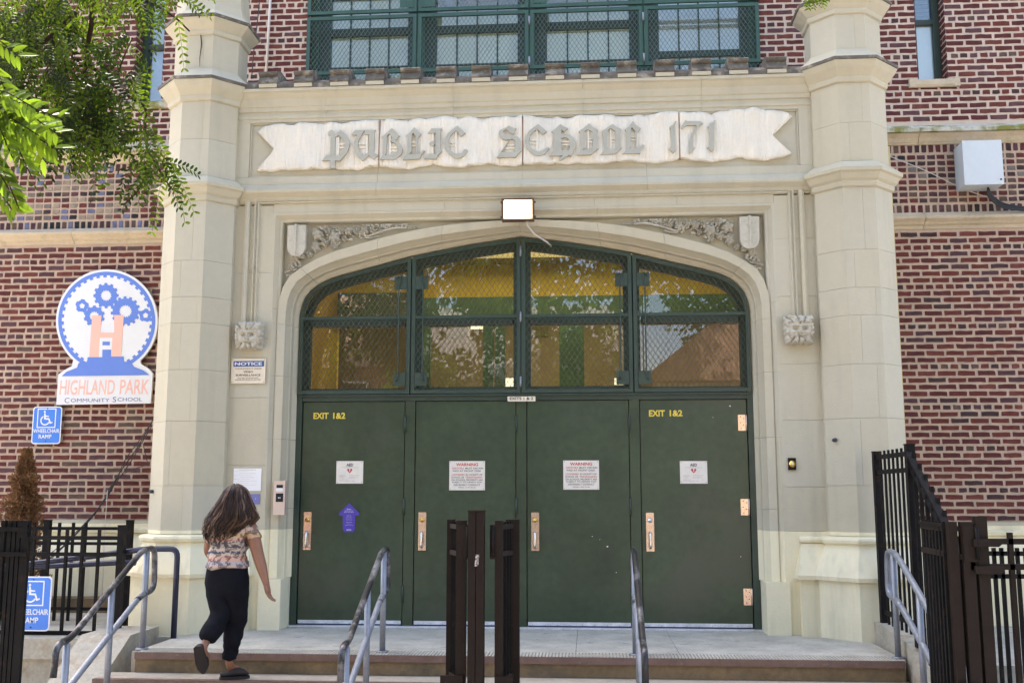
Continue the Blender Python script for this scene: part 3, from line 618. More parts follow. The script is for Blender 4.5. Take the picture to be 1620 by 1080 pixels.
LT = [
 (A1, [[(310,320),(365,275),(400,295),(440,345),(470,330),(530,270),(560,310),(620,370),(670,440),(685,500),(665,590),(620,680),(560,750),(510,800),(430,800),(425,925),(345,925),(345,800),(210,800),(280,710),(350,712),(358,390),(340,360),(315,355)],[(435,400),(490,370),(540,410),(590,480),(605,540),(585,600),(540,670),(500,715),(430,718)]], [(445,395,500,715),(500,508,600,530),(500,572,598,590)]),
 (A1, [[(710,362),(770,285),(940,282),(900,340),(850,420),(820,500),(825,590),(870,665),(925,712),(985,690),(1015,650),(1015,352),(930,350),(965,280),(1130,278),(1105,330),(1095,660),(1165,712),(1090,785),(1010,712),(910,803),(820,740),(765,660),(745,590),(752,500),(780,420),(812,362)]], [(960,360,990,680),(825,500,955,520),(830,565,955,582)]),
 (A1, [[(1225,400),(1300,345),(1405,245),(1470,310),(1534,380),(1470,440),(1460,455),(1520,485),(1570,545),(1588,605),(1570,680),(1510,745),(1434,783),(1195,783),(1245,700),(1250,420)],[(1315,380),(1355,338),(1410,395),(1375,470),(1430,490),(1480,520),(1505,580),(1500,640),(1465,690),(1400,705),(1280,710),(1310,660)]], [(1360,345,1385,706),(1385,568,1500,588),(1385,625,1498,645)]),
 (A2, [[(238,372),(300,325),(385,232),(505,350),(440,405),(440,690),(470,690),(540,618),(562,635),(500,700),(475,770),(185,782),(245,700),(262,640),(262,395)],[(338,360),(360,325),(412,395),(410,690),(290,690),(335,640)]], [(338,478,412,496),(338,540,412,558)]),
 (A2, [[(615,330),(680,252),(855,252),(850,275),(830,290),(825,620),(852,625),(850,650),(790,700),(750,770),(550,770),(625,680),(745,685),(748,328)],[(750,515),(752,512),(750,510)],[(640,510),(690,465),(738,515),(690,560)]], [(684,330,712,682)]),
 (A2, [[(1125,205),(1180,265),(1255,335),(1185,385),(1100,290),(1040,330),(985,400),(965,490),(980,570),(1020,640),(1075,680),(1140,690),(1200,670),(1235,610),(1280,605),(1295,630),(1245,700),(1225,725),(1130,765),(1050,745),(970,680),(915,600),(895,520),(910,420),(960,330),(1030,270)]], [(1080,300,1110,684),(970,478,1080,495),(972,532,1080,548)]),
 (A3, [[(375,205),(430,235),(505,250),(450,353),(330,270),(290,285),(275,320),(290,350),(350,365),(440,365),(520,385),(560,420),(580,470),(575,560),(600,630),(540,680),(490,742),(168,742),(240,660),(345,500),(385,440),(330,450),(270,435),(225,395),(208,340),(225,290),(275,255),(330,240)],[(400,430),(450,435),(480,460),(490,560),(480,655),(250,655),(350,510)]], [(345,525,484,545),(310,580,484,598)]),
 (A3, [[(880,175),(950,240),(1025,300),(960,355),(865,262),(800,300),(745,370),(720,450),(735,530),(770,590),(820,635),(890,650),(960,630),(1000,590),(1050,572),(1070,590),(1010,670),(990,695),(900,720),(820,705),(740,650),(680,570),(660,480),(675,380),(720,300),(800,235)]], [(845,275,875,648),(728,440,850,460),(735,497,850,515)]),
 (A3, [[(1105,305),(1180,255),(1260,178),(1310,215),(1385,250),(1315,300),(1275,268),(1275,365),(1340,345),(1420,358),(1485,410),(1524,490),(1505,590),(1465,680),(1440,725),(1400,708),(1340,745),(1250,800),(1235,775),(1295,715),(1070,718),(1115,665),(1140,620),(1140,335)],[(1275,420),(1335,402),(1390,425),(1425,480),(1425,560),(1400,620),(1360,640),(1355,575),(1320,625),(1275,630)]], [(1275,465,1424,485),(1275,525,1424,542)]),
 (A4, [[(165,300),(250,250),(340,168),(420,235),(498,275),(480,320),(480,590),(505,595),(430,650),(385,695),(135,708),(185,650),(200,610),(195,330)],[(265,300),(318,262),(400,305),(410,610),(235,620),(265,590)]], [(318,272,345,612),(345,420,404,440),(345,472,404,490)]),
 (A4, [[(562,300),(640,250),(745,175),(820,230),(898,265),(880,330),(880,580),(905,585),(830,650),(785,685),(540,697),(590,650),(600,600),(575,320)],[(660,290),(712,245),(790,290),(805,600),(640,612),(660,590)]], [(700,255,728,606),(728,415,800,435),(728,468,800,485)]),
 (A4, [[(955,270),(1030,220),(1095,130),(1150,195),(1228,250),(1165,305),(1165,595),(1200,590),(1255,525),(1288,535),(1240,610),(1215,675),(915,688),(965,640),(985,580),(980,300)],[(1058,260),(1080,228),(1135,300),(1140,600),(1030,600),(1058,560)]], [(1058,390,1138,408),(1058,440,1138,458)]),
 (A5, [[(315,335),(370,300),(420,230),(435,240),(405,310),(412,520),(425,730),(385,775),(305,700),(340,680),(345,560),(335,360),(320,360)]], []),
 (A5, [[(590,218),(620,240),(780,238),(850,242),(885,275),(830,315),(770,390),(730,480),(720,600),(725,670),(750,690),(700,740),(660,800),(640,740),(645,640),(665,520),(710,420),(775,320),(770,305),(610,308),(535,362),(510,350),(540,290)]], []),
 (A5, [[(970,330),(1030,290),(1080,218),(1100,225),(1080,300),(1082,715),(1040,755),(962,690),(1000,670),(998,500),(985,350)]], [])]
LETM = mat('letter_stone', (0.40, 0.385, 0.32), .75, var=.05, vscale=8, bump=.2, bscale=60)
for cf, polys, bars in LT:
    q = MB(); pp = []
    for p in polys:
        if len(p) == 3: continue
        pp.append([(v.x, v.z) for v in (at(*cf(c), -.062) for c in p)])
    q.fill(pp, -.064, LETM, .045)
    for a, b, c, d in bars:
        u, v = at(*cf((a, b)), -.05), at(*cf((c, d)), -.05); q.box(min(u.x, v.x), max(u.x, v.x), -.052 + random.uniform(0, .001), -.02, min(u.z, v.z), max(u.z, v.z), RIBBON)
    q.build('letter', BAN)
# ------------------------------------------------ spandrel carving and shields
LEAFSH = {}
def carved_leaf(q, cx, cz, r, rot, y):
    n = 30; rim = []; mid = []
    for k in range(n):
        a = 2 * PI * k / n; rr = r * (.66 + .34 * abs(math.cos(2.5 * a)) ** .5) * (1 - .22 * abs(math.sin(10 * a + .5)) ** 2)
        rim.append((cx + rr * math.cos(a + rot), y + .040, cz + rr * math.sin(a + rot)))
        mid.append((cx + rr * .62 * math.cos(a + rot), y - .028 - .022 * abs(math.cos(2.5 * a)), cz + rr * .62 * math.sin(a + rot)))
    q.add(rim + mid + [(cx, y - .008, cz)], [(k, (k + 1) % n, n + (k + 1) % n, n + k) for k in range(n)] + [(n + k, n + (k + 1) % n, 2 * n) for k in range(n)], CARVED, True)
for sg in (1, -1):
    C0 = MB(); C0.box(*sorted((sg * 1.7, sg * 1.74)), .10, .13, 3.74, 3.75, CARVED)
    yb = .085
    for pts, r in (([(2.03, 3.66), (1.93, 3.64), (1.84, 3.70), (1.74, 3.775), (1.64, 3.80), (1.56, 3.75), (1.50, 3.71), (1.42, 3.74), (1.34, 3.765), (1.2, 3.80), (1.1, 3.79)], .012), ([(1.52, 3.70), (1.45, 3.70), (1.38, 3.72)], .008)):
        C0.tube(smooth_path([(sg * x, yb + .0, z) for x, z in pts], .05, 4), r * .95, CARVED, 7)
    for i in range(8):                                      # curls at the thin end
        x = 1.24 - i * .035; z = 3.815 - .002 * i; R_ = .022 - .0018 * i
        C0.tube([(sg * (x + R_ * math.cos(t)), yb + .014, z + R_ * math.sin(t)) for t in [k * PI / 5 for k in range(10)]], .006, CARVED, 5)
    rnd = random.Random(3)
    for cx, cz, n, r in ((1.80, 3.66, 16, .05), (2.22, 3.42, 14, .045), (1.66, 3.69, 8, .03), (1.93, 3.80, 12, .04), (1.56, 3.72, 7, .03), (2.16, 3.46, 9, .035), (1.98, 3.73, 8, .03)):
        for k in range(n):
            a = rnd.uniform(0, 6.28); d = rnd.uniform(0, r); C0.ball((sg * (cx + d * math.cos(a)), yb + .0 + rnd.uniform(-.012, .01), cz + d * math.sin(a)), .013, CARVED, 6, 4)
    for k in range(46):
        f_ = rnd.random(); xx = 2.02 - f_ * .95; zz = 3.835 - .012 - rnd.random() * (.20 * (1 - f_) ** 1.1); a0 = rnd.uniform(0, 6.28); R_ = rnd.uniform(.010, .022)
        if zz < 3.62: continue
        C0.tube([(sg * (xx + R_ * math.cos(a0 + t)), yb - .004, zz + R_ * math.sin(a0 + t) * (1 - t / 9)) for t in [k2 * PI / 4 for k2 in range(6)]], .006, CARVED, 5)
    for k in range(60): f_ = rnd.random(); C0.ball((sg * (2.03 - f_ * .8), yb - .002, 3.83 - rnd.random() * .17 * (1 - f_)), rnd.uniform(.007, .012), CARVED, 6, 4)
    for k in range(16): C0.ball((sg * rnd.uniform(2.20, 2.30), yb, rnd.uniform(3.33, 3.47)), rnd.uniform(.010, .016), CARVED, 6, 4)
    CV = C0.build('vine_carving', PORT)
    for px, py, r in ((502, 371, .066), (499, 391, .058), (529, 375, .070), (528, 388, .040), (551, 366, .050), (563, 365, .040), (576, 366, .052), (589, 365, .034), (466, 411, .052), (461, 424, .036), (518, 363, .040), (513, 384, .042), (540, 363, .034), (478, 405, .036), (489, 402, .034), (600, 363, .026), (545, 377, .034)):
        v = at(px, py, .07); q = MB(); carved_leaf(q, sg * abs(v.x), v.z, r, rnd.uniform(0, 1.2), yb - .008 + rnd.uniform(-.012, .006)); q.build('carved_leaf', CV)
    for cx, cz, r, rot in () and ((1.97, 3.775, .088, .3), (1.99, 3.655, .062, 1.2), (1.72, 3.735, .088, .9), (1.47, 3.79, .070, .1), (1.40, 3.77, .040, 1.4), (1.30, 3.788, .050, .5), (1.865, 3.78, .035, 2), (2.255, 3.40, .058, .4), (2.275, 3.34, .035, 1.4), (2.07, 3.60, .042, .8), (1.60, 3.755, .035, .7)):
        q = MB(); carved_leaf(q, sg * cx, cz, r, rot, yb - .004); q.build('carved_leaf', CV)
    s = MB(); x0, x1, zt, zb = 2.085, 2.265, 3.83, 3.50
    poly = [(x0, zt - .005), (2.15, zt - .008), (2.175, zt + .004), (2.20, zt - .008), (x1, zt - .005), (x1, 3.60), (2.25, 3.555), (2.215, 3.52), (2.175, 3.508), (2.13, 3.52), (2.10, 3.55), (x0, 3.60)]
    n = len(poly); cxm = 2.175
    vs = [(sg * x, .022 - .020 * (1 - abs(x - cxm) / .09), z) for x, z in poly] + [(sg * x, .13, z) for x, z in poly] + [(sg * cxm, -.002, 3.66)]
    s.add(vs, [(i, (i + 1) % n, 2 * n) for i in range(n)] + [(i, i + n, (i + 1) % n + n, (i + 1) % n) for i in range(n)], CARVED)
    s.bar((sg * cxm, -.004, 3.515), (sg * cxm, -.004, 3.83), .014, .02, CARVED); s.build('shield', PORT)
# ------------------------------------------------ carved leafy heads
def head(sg):
    q = MB(); N = 46; cx, cz = sg * 2.575, 2.725; hw = .135; rnd = random.Random(11)
    lumps = [(rnd.uniform(-1, 1), rnd.uniform(-1, 1), rnd.uniform(.09, .2)) for _ in range(60)]
    def h(u, v):
        r = math.hypot(u, v); d = .62 + .42 * max(0, 1 - r * r * .55)
        if abs(u) > .78 or v > .45 or v < -.55 or r > .95:                # leafy hair around the face
            a = math.atan2(v + .1, u); d += .10 * abs(math.sin(a * 5.5)) - .16 * (abs(math.sin(a * 5.5)) < .22)
            for lx, lv, lr in lumps:
                q_ = math.hypot(u - lx, v - lv) / lr
                if q_ < 1: d += .10 * (1 - q_ * q_)
        def g(x, y, sx, sy): return math.exp(-((u - x) / sx) ** 2 - ((v - y) / sy) ** 2)
        for s_ in (-1, 1):
            d += .22 * g(s_ * .30, .20 + .10 * abs(u), .26, .07)         # brow
            d -= .42 * g(s_ * .27, .02, .15, .10); d += .30 * g(s_ * .27, .01, .07, .055)   # socket, eyeball
            d += .14 * g(s_ * .42, -.25, .18, .16)                        # cheek
            d -= .16 * g(s_ * .10, -.34, .05, .05)
            d += .14 * g(s_ * .22, -.42, .16, .06)
        d += .30 * g(0, -.12, .085, .24) + .12 * g(0, -.28, .12, .09)    # nose
        d -= .26 * g(0, -.52, .20, .045)                                  # mouth
        d += .16 * g(0, .52, .16, .14) - .3 * g(0, .42, .05, .06) - .2 * g(0, .66, .04, .08)
        return d
    vs = []
    for j in range(N + 1):
        for i in range(N + 1):
            u, v = i / N * 2 - 1, j / N * 2 - 1; taper = 1 - .10 * max(0, -v)
            e = min(1, (1 - max(abs(u), abs(v))) / .10)
            d = h(u, v) * (.35 + .65 * math.sqrt(max(0, e)))
            rx = hw * u * taper * (1 + .03 * math.sin(v * 19)); rz = .135 * v * (1 + .03 * math.sin(u * 17))
            vs.append((cx + rx, -.135 * d + .0, cz + rz))
    W = N + 1
    q.add(vs, [(j * W + i, j * W + i + 1, (j + 1) * W + i + 1, (j + 1) * W + i) for j in range(N) for i in range(N)], CARVED, True)
    q.box(cx - .115, cx + .115, -.045, .002, cz - .12, cz + .12, CARVED)
    q.build('carved_head', PORT, recalc=False)
for sg in (1, -1): head(sg)
# ------------------------------------------------ door frame, doors
YD = .30
FRM = MB(); zt = 2.125
for x0, x1 in ((-2.2, -2.138), (2.138, 2.2)): FRM.box(x0, x1, YD - .03, YD + .14, 0, 2.20, GREENF)
for xc in (-1.076, 0, 1.076): FRM.box(xc - .048, xc + .048, YD - .012, YD + .14, 0, zt - .001, GREEN)
FRM.box(-2.137, 2.137, YD - .022, YD + .14, zt, zt + .06, GREENF); FRM.box(-2.16, 2.16, YD - .05, YD - .0225, zt + .045, zt + .058, GREENF)
DF = FRM.build('door_frame', B)
q = MB(); q.box(-2.2, 2.2, YD - .08, YD + .2, 0.001, .012, SILL); q.build('threshold', DF)
def handle(q, x, zc_, twist=0):
    q.box(x - .037, x + .037, YD - .012, YD - .004, zc_ - .178, zc_ + .178, STEEL)
hz = .885
for i in range(4):
    x0 = -2.134 + (0 if i == 0 else i * 1.076 - .0) ; x0 = [-2.134, -1.024, .052, 1.128][i]; x1 = [-1.128, -.052, 1.024, 2.134][i]
    q = MB(); q.box(x0 + .004, x1 - .004, YD - .004, YD + .04, .045, zt - .006, GREEN)
    DR = q.build('door', B)
    q = MB(); q.box(x0 + .01, x1 - .01, YD - .009, YD - .004, .026, .058, SILL); q.box(x0 + .008, x1 - .008, YD - .012, YD + .03, .014, .0255, NAVY)
    for k in range(9): q.box(x0 + .05 + k * .115, x0 + .056 + k * .115, YD - .0115, YD - .009, .03, .034, DARK)
    q.build('kick_strip', DR)
    for px, py, s_ in (((961, 864, .008), (937, 848, .004), (949, 853, .003), (975, 905, .004)) if i == 2 else ((1155, 642, .008), (1128, 660, .003), (1172, 880, .004)) if i == 3 else ()):
        v = at(px, py, YD - .005); q = MB(); q.fill([[(v.x + s_ * math.cos(k) * (1 + .5 * math.sin(k * 2.3)), v.z + s_ * math.sin(k) * .8) for k in (0, 1, 2, 3, 4, 5)]], YD - .0052, PAPER); q.build('paint_chip', DR)
    hx = x0 + (.078 if i < 3 else .078)
    q = MB(); q.box(hx - .037, hx + .037, YD - .012, YD - .0041, hz - .178, hz + .178, STEEL); H = q.build('handle_plate', DR)
    q = MB(); q.tube([(hx, YD - .013, hz + .105), (hx, YD - .026, hz + .105)], .022, BRASS if i < 3 else CHROME, 14); q.box(hx - .002, hx + .002, YD - .0265, YD - .0262, hz + .098, hz + .112, DARK); q.build('lock_cylinder', DR)
    q = MB(); q.tube(smooth_path([(hx, YD - .012, hz - .01), (hx, YD - .06, hz - .012), (hx, YD - .065, hz - .14), (hx, YD - .012, hz - .15)], .02, 3), .013, CHROME, 10); q.build('pull_handle', DR)
    for zz in (1.90, 1.115, .30):
        q = MB()
        if i < 3: q.tube([(x1 + .004, YD - .018, zz - .078), (x1 + .004, YD - .018, zz + .078)], .0105, GREENF, 8); q.box(x1 - .004, x1 + .012, YD - .016, YD - .0045, zz - .07, zz + .07, GREENF)
        else:
            q.box(x1 - .085, x1 - .012, YD - .010, YD - .0042, zz - .075, zz + .075, STEEL); q.tube([(x1 - .008, YD - .016, zz - .075), (x1 - .008, YD - .016, zz + .075)], .0085, STEEL, 8)
            for a, b in ((-.06, .055), (-.03, .04), (-.062, 0), (-.035, -.02), (-.058, -.055)): q.box(x1 + a - .004, x1 + a + .004, YD - .0108, YD - .0101, zz + b - .004, zz + b + .004, DARK)
        q.build('hinge', DR)
    if i in (0, 3):
        q = MB(); a = at(496 if i == 0 else 1026, 653, YD); b = at(548 if i == 0 else 1080, 663, YD); c0 = at(496 if i == 0 else 1026, 650 if i else 652, YD)
        zc2 = (at(520, 657.5, YD).z if i == 0 else at(1052, 653.5, YD).z)
        wd = .325; xl = x0 + .105 if i == 0 else x0 + .088
        q.text('EXIT', xl + .075, zc2, .150, .060, YD - .0065, YEL, .03); q.text('1&2', xl + .255, zc2, .120, .060, YD - .0065, YEL, .03)
        q.build('exit_stencil', DR)
# ------------------------------------------------ transom glass, frames, guards
YG = .44; YM = .262; zb_, zm_ = 2.186, 2.95
BND = [-2.186, -1.076, 0, 1.076, 2.186]
def topz(x):
    x = abs(x); pts = sorted([(p[0] - .004, p[1] - .012) for p in INN if p[1] > 2.8]); 
    if x >= pts[-1][0]: return 2.85
    for (a, za), (b, zb2) in zip(pts, pts[1:]):
        if a <= x <= b: return za + (zb2 - za) * (x - a) / max(b - a, 1e-6)
    return pts[0][1]
def bay_poly(i, inset):
    x0, x1 = BND[i], BND[i + 1]; p = [(x0, zb_), (x1, zb_)]; n = 14
    p[1:1] = []
    xs_ = [x1 - (x1 - x0) * k / n for k in range(n + 1)]
    if i == 3: xs_ = [2.186, 2.184, 2.178, 2.160, 2.13, 2.088, 2.04, 2.0, 1.95, 1.9, 1.8, 1.7, 1.5, 1.3, 1.076]
    if i == 0: xs_ = [-v for v in [2.186, 2.184, 2.178, 2.160, 2.13, 2.088, 2.04, 2.0, 1.95, 1.9, 1.8, 1.7, 1.5, 1.3, 1.076]][::-1]
    p += [(x, topz(x)) for x in xs_]
    # inset the convex polygon
    q_ = p; n2 = len(p); res = p
    for k in range(n2):
        a, b = p[k], p[(k + 1) % n2]; dx, dz = b[0] - a[0], b[1] - a[1]; L_ = math.hypot(dx, dz)
        if L_ < 1e-5: continue
        nx, nz = dz / L_, -dx / L_; res = clip(res, nx, nz, nx * a[0] + nz * a[1] - inset)
    return res
def ringframe(q, outer_i, inner_i, i, y0, y1, m):
    a, b = bay_poly(i, outer_i), bay_poly(i, inner_i)
    q.fill([a, b], y0, m, y1 - y0)
def mesh_screen(q, poly, y, px, pz, th, m):
    xs_ = [p[0] for p in poly]; zs_ = [p[1] for p in poly]; x0, x1, z0, z1 = min(xs_), max(xs_), min(zs_), max(zs_)
    k = pz / px
    for s_ in (1, -1):
        c = -((x1 - x0) * k + (z1 - z0)); 
        c = 0
        lo, hi = min(p[1] - s_ * k * p[0] for p in poly), max(p[1] - s_ * k * p[0] for p in poly)
        c = math.ceil(lo / pz) * pz
        while c < hi:
            # line z = s k x + c, clip to convex polygon
            pts = []
            for a in range(len(poly)):
                p, r = poly[a], poly[(a + 1) % len(poly)]; fp, fr_ = p[1] - s_ * k * p[0] - c, r[1] - s_ * k * r[0] - c
                if (fp < 0) != (fr_ < 0): t = fp / (fp - fr_); pts.append((p[0] + (r[0] - p[0]) * t, p[1] + (r[1] - p[1]) * t))
            if len(pts) >= 2:
                pts.sort(); a, b = pts[0], pts[-1]
                if abs(a[0] - b[0]) > .004: q.bar((a[0], y + s_ * .0016, a[1]), (b[0], y + s_ * .0016, b[1]), .0032, th, m)
            c += pz
TW = MB(); TW.box(-2.186, 2.186, YG + .05, YG + .09, 2.15, 2.186, GREENF); TWO = TW.build('transom_window', B)
for i in range(4):
    q = MB(); q.fill([bay_poly(i, .012)], YG + .02, GLASS); q.build('pane', TWO)
    q = MB(); ringframe(q, .003, .085 if i in (1, 2) else .075, i, YG - .03, YG + .035, GREENF); q.box(BND[i] + .09, BND[i + 1] - .09, YG - .055, YG + .03, 2.88, 2.945, GREENF); q.build('sash', TWO)
    q = MB(); ringframe(q, .006 if i not in (0, 3) else .006, .042, i, YM - .016, YM + .016, GREENF)
    q.box(BND[i] + .043, BND[i + 1] - .043, YM - .013, YM + .013, 2.925, 2.955, GREENF); G_ = q.build('window_guard', B)
    q = MB(); mesh_screen(q, bay_poly(i, .038), YM + .001, .0515, .078, .0062, WIRE); q.build('wire_mesh', G_)
    if i in (0, 1, 2, 3):
        sd_ = 1 if i in (0, 2) else -1; xx = (BND[i + 1] - .105) if sd_ > 0 else (BND[i] + .105)
        xe = BND[i + 1] - .045 if sd_ > 0 else BND[i] + .045
        for zz in ((3.28, 2.33)): q = MB(); q.box(*sorted((xe, xe - sd_ * .12)), YM - .026, YM - .017, zz - .065, zz + .065, GREENF); q.build('latch_plate', G_)
        q = MB(); q.tube(smooth_path([(xe - sd_ * .10, YM - .034, 3.32), (xe - sd_ * .07, YM - .034, 3.35), (xe - sd_ * .05, YM - .034, 3.31), (xe - sd_ * .075, YM - .034, 3.27), (xe - sd_ * .075, YM - .034, 2.36), (xe - sd_ * .09, YM - .034, 2.31)], .02, 3), .007, GREENF, 6); q.build('latch_rod', G_)
    for zz in (2.30, 2.93, 3.58):
        if i in (1,): q = MB(); q.tube([(-.003, YM - .024, zz - .05), (-.003, YM - .024, zz + .05)], .010, GALV, 8); q.build('hinge', G_)
for x in (-1.076, 1.076): q = MB(); q.box(x - .005, x + .005, YM + .02, YM + .05, 2.19, topz(x) - .01, DARK); q.build('gap_strip', TWO)
# room behind
q = MB(); q.box(-2.19, 2.19, .62, .66, -.05, 2.17, ROOMD); q.build('vestibule_screen', B)
RM = MB(); RM.box(-3.6, 3.6, .67, 5.6, -.1, -.05, ROOMD); RM.box(-3.6, 3.6, 5.6, 5.7, -.05, 4.6, ROOMD)
RM.box(-3.7, -3.6, .67, 5.7, -.05, 4.6, ROOMC); RM.box(3.6, 3.7, .67, 5.7, -.05, 4.6, ROOMC); RM.box(-3.7, 3.7, .67, 5.7, 4.6, 4.7, ROOMC); RMO = RM.build('entrance_hall', B)
q = MB(); q.box(-3.55, 3.55, 2.0, 2.1, 3.45, 3.85, ROOMY); q.build('yellow_beam', RMO)
q = MB(); q.box(-3.55, 3.55, 1.7, 2.05, 3.853, 3.95, ROOMC); q.build('ceiling_edge', RMO)
q = MB(); q.box(-2.2, 3.5, 1.9, 1.99, 3.13, 3.449, ROOMG); q.build('green_beam', RMO)
q = MB(); q.box(-2.2, -1.25, 1.82, 1.889, 3.15, 3.50, mat('room_grey', (.09, .10, .08), .8)); q.build('grey_duct', RMO)
for a, b, m in ((-1.23, -1.14, ROOMG), (-.538, -.42, ROOMG), (-.405, -.287, ROOMG), (.325, .602, ROOMG), (-2.52, -2.21, ROOMY), (2.35, 2.5, ROOMY)): q = MB(); q.box(a, b, 1.9, 1.98, 0, 3.128 if m is ROOMG else 3.449, m); q.build('column', RMO)
for a, b, c, d in ((712, 740, 516, 530), (840, 868, 516, 530)): u, v = at(a, c, 2.4), at(b, d, 2.4); q = MB(); q.box(u.x, v.x, 2.4, 2.6, min(u.z, v.z), max(u.z, v.z), ROOMC); q.build('ceiling_fitting', RMO)
for a, b, c, d in ((515, 768, 700, 518), (790, 818, 598, 616), (972, 998, 598, 608), (745, 765, 514, 520)):
    if a == 515: continue
    u, v = at(a, c, 2.6), at(b, d, 2.6); q = MB(); q.box(u.x, v.x, 2.6, 2.62, min(u.z, v.z), max(u.z, v.z), ROOML); q.build('ceiling_lamp', RMO)
for x, y, z, e in ((-1.2, 1.1, 4.3, 3), (1.2, 1.1, 4.3, 4), (0, 1.1, 4.3, 5), (0, 3.6, 4.2, 12)):
    l = bpy.data.lights.new('hall_lamp', 'AREA'); l.energy = e; l.size = 1.4; l.color = (1, .85, .6); o = bpy.data.objects.new('hall_lamp', l); COL.objects.link(o); o.location = (x, y, z)
# ------------------------------------------------ big upper window with its guards
def upper_window():
    U = MB(); YW = YB + .22; zs = 5.60
    U.box(-2.66, 2.66, YW + .02, YW + .10, 5.2, zs, GREENW)
    for x in (-2.62, -1.327, 0, 1.327, 2.62): U.box(x - .055, x + .055, YW - .03, YW + .08, zs, 8.1, GREENW)
    UW = U.build('upper_window', B)
    for i in range(4):
        x0, x1 = [-2.62, -1.327, 0, 1.327][i] + .055, [-1.327, 0, 1.327, 2.62][i] - .055
        q = MB(); gx0, gx1 = x0 + .14, x1 - .10
        q.box(x0, gx0, YW, YW + .06, zs, 8.1, GREENF); q.box(gx1, x1, YW, YW + .06, zs, 8.1, GREENF)
        q.box(gx0, gx1, YW - .012, YW + .06, 6.72 if i < 3 else 6.33, 6.81 if i < 3 else 6.40, GREENF); q.build('sash', UW)
        q = MB(); q.box(gx0, gx1, YW + .03, YW + .034, zs, 8.05, GLASSU); q.build('pane', UW)
        q = MB()
        for k in range(1, 4): x = gx0 + (gx1 - gx0) * k / 4; q.box(x - .009, x + .009, YW + .012, YW + .029, zs, 8.05, GREENF)
        for z in (6.32, 7.2, 7.6): 
            if not (i == 3 and z == 6.32): q.box(gx0, gx1, YW + .008, YW + .0285, z - .009, z + .009, GREENF)
        q.build('glazing_bar', UW)
        q = MB(); q.box(gx0, gx1, YW + .045, YW + .05, 5.6, 7.6 if i in (0, 3) else 6.98, BLIND if i < 3 else BLINDSKY); q.build('window_blind', UW)  # right bay's blue-white and both end bays' extra height imitate mirrored sky
        bx0, bx1 = [-2.665, -1.327, 0, 1.327][i] + .01, [-1.327, 0, 1.327, 2.665][i] - .01
        for (za, zb2) in ((6.13, 6.855), (6.885, 7.75)):
            q = MB(); yg = YB - .02; t = .042
            q.box(bx0, bx1, yg - .015, yg + .015, za, za + t, GREENW); q.box(bx0, bx1, yg - .015, yg + .015, zb2 - t, zb2, GREENW)
            q.box(bx0, bx0 + t, yg - .0148, yg + .0148, za + t, zb2 - t, GREENW); q.box(bx1 - t, bx1, yg - .0148, yg + .0148, za + t, zb2 - t, GREENW)
            GG = q.build('window_guard', B)
            q = MB(); mesh_screen(q, [(bx0 + .03, za + .03), (bx1 - .03, za + .03), (bx1 - .03, zb2 - .03), (bx0 + .03, zb2 - .03)], yg + .001, .050, .078, .0055, WIREW); q.build('wire_mesh', GG)
            if za > 6.5 and i in (0, 1, 2):
                q = MB(); q.box((bx1 - .20) if i == 0 else (bx0 + .04), (bx1 - .04) if i == 0 else (bx0 + .20), yg - .02, yg - .016, za + .05, za + .25, GREENW); q.build('lock_plate', GG)
        q = MB(); mesh_screen(q, [(bx0, 5.72), (bx1, 5.72), (bx1, 6.125), (bx0, 6.125)], YB - .019, .050, .078, .0055, WIREW); q.build('wire_mesh', UW)
    q = MB(); q.box(-2.66, 2.66, YW + .5, YW + .55, 5.2, 8.2, ROOMD); q.build('dark_room', UW)
    for x in (0.0, 1.327):
        for z in (6.22, 6.72): q = MB(); q.tube([(x, YB - .045, z - .05), (x, YB - .045, z + .05)], .013, GALV, 8); q.build('hinge', UW)
upper_window()
for wn, sg in ((WIN_L, -1), (WIN_R, 1)):
    q = MB(); YW = YB + .20; x0, x1 = wn[0], wn[1]
    for a, b in ((x0, x0 + .07), (x1 - .07, x1)): q.box(a, b, YW - .02, YW + .08, 5.87, 8.2, GREENF)
    q.box(x0 + .07, x1 - .07, YW - .01, YW + .08, 5.87, 5.93, GREENF); q.box(x0 + .07, x1 - .07, YW - .01, YW + .06, 6.62, 6.68, GREENF); SW = q.build('narrow_window', B)
    q = MB(); q.box(x0 + .07, x1 - .07, YW + .03, YW + .034, 5.93, 8.1, GLASSU); q.build('pane', SW)
    q = MB()
    if sg > 0:
        for k in range(22): q.box(x0 + .075, x1 - .075, YW + .045, YW + .075, 6.70 + k * .05, 6.73 + k * .05, GREENF)
        q.box(x0 + .07, x1 - .07, YW + .045, YW + .05, 5.93, 6.62, BLINDSKY)  # pale blue sheet painted to pass for sky mirrored in the lower pane
    else: q.box(x0 + .07, x1 - .07, YW + .10, YW + .105, 5.93, 8.1, mat('curtain_blue', (.45, .55, .75), .8))
    q.build('louvre' if sg > 0 else 'curtain', SW)
    q = MB(); q.prismx([(YB + .22, 5.86), (YB - .045, 5.86), (YB - .045, 5.80), (YB - .03, 5.775), (YB + .05, 5.775), (YB + .22, 5.775)], x0 - .05, x1 + .05, MOSSY if sg < 0 else STRINGC)
    q.box(x0 - .11, x0 - .051, YB - .045, YB + .1, 5.775, 5.875, STRINGC); q.box(x1 + .051, x1 + .11, YB - .045, YB + .1, 5.775, 5.875, STRINGC); q.build('sill', SW)
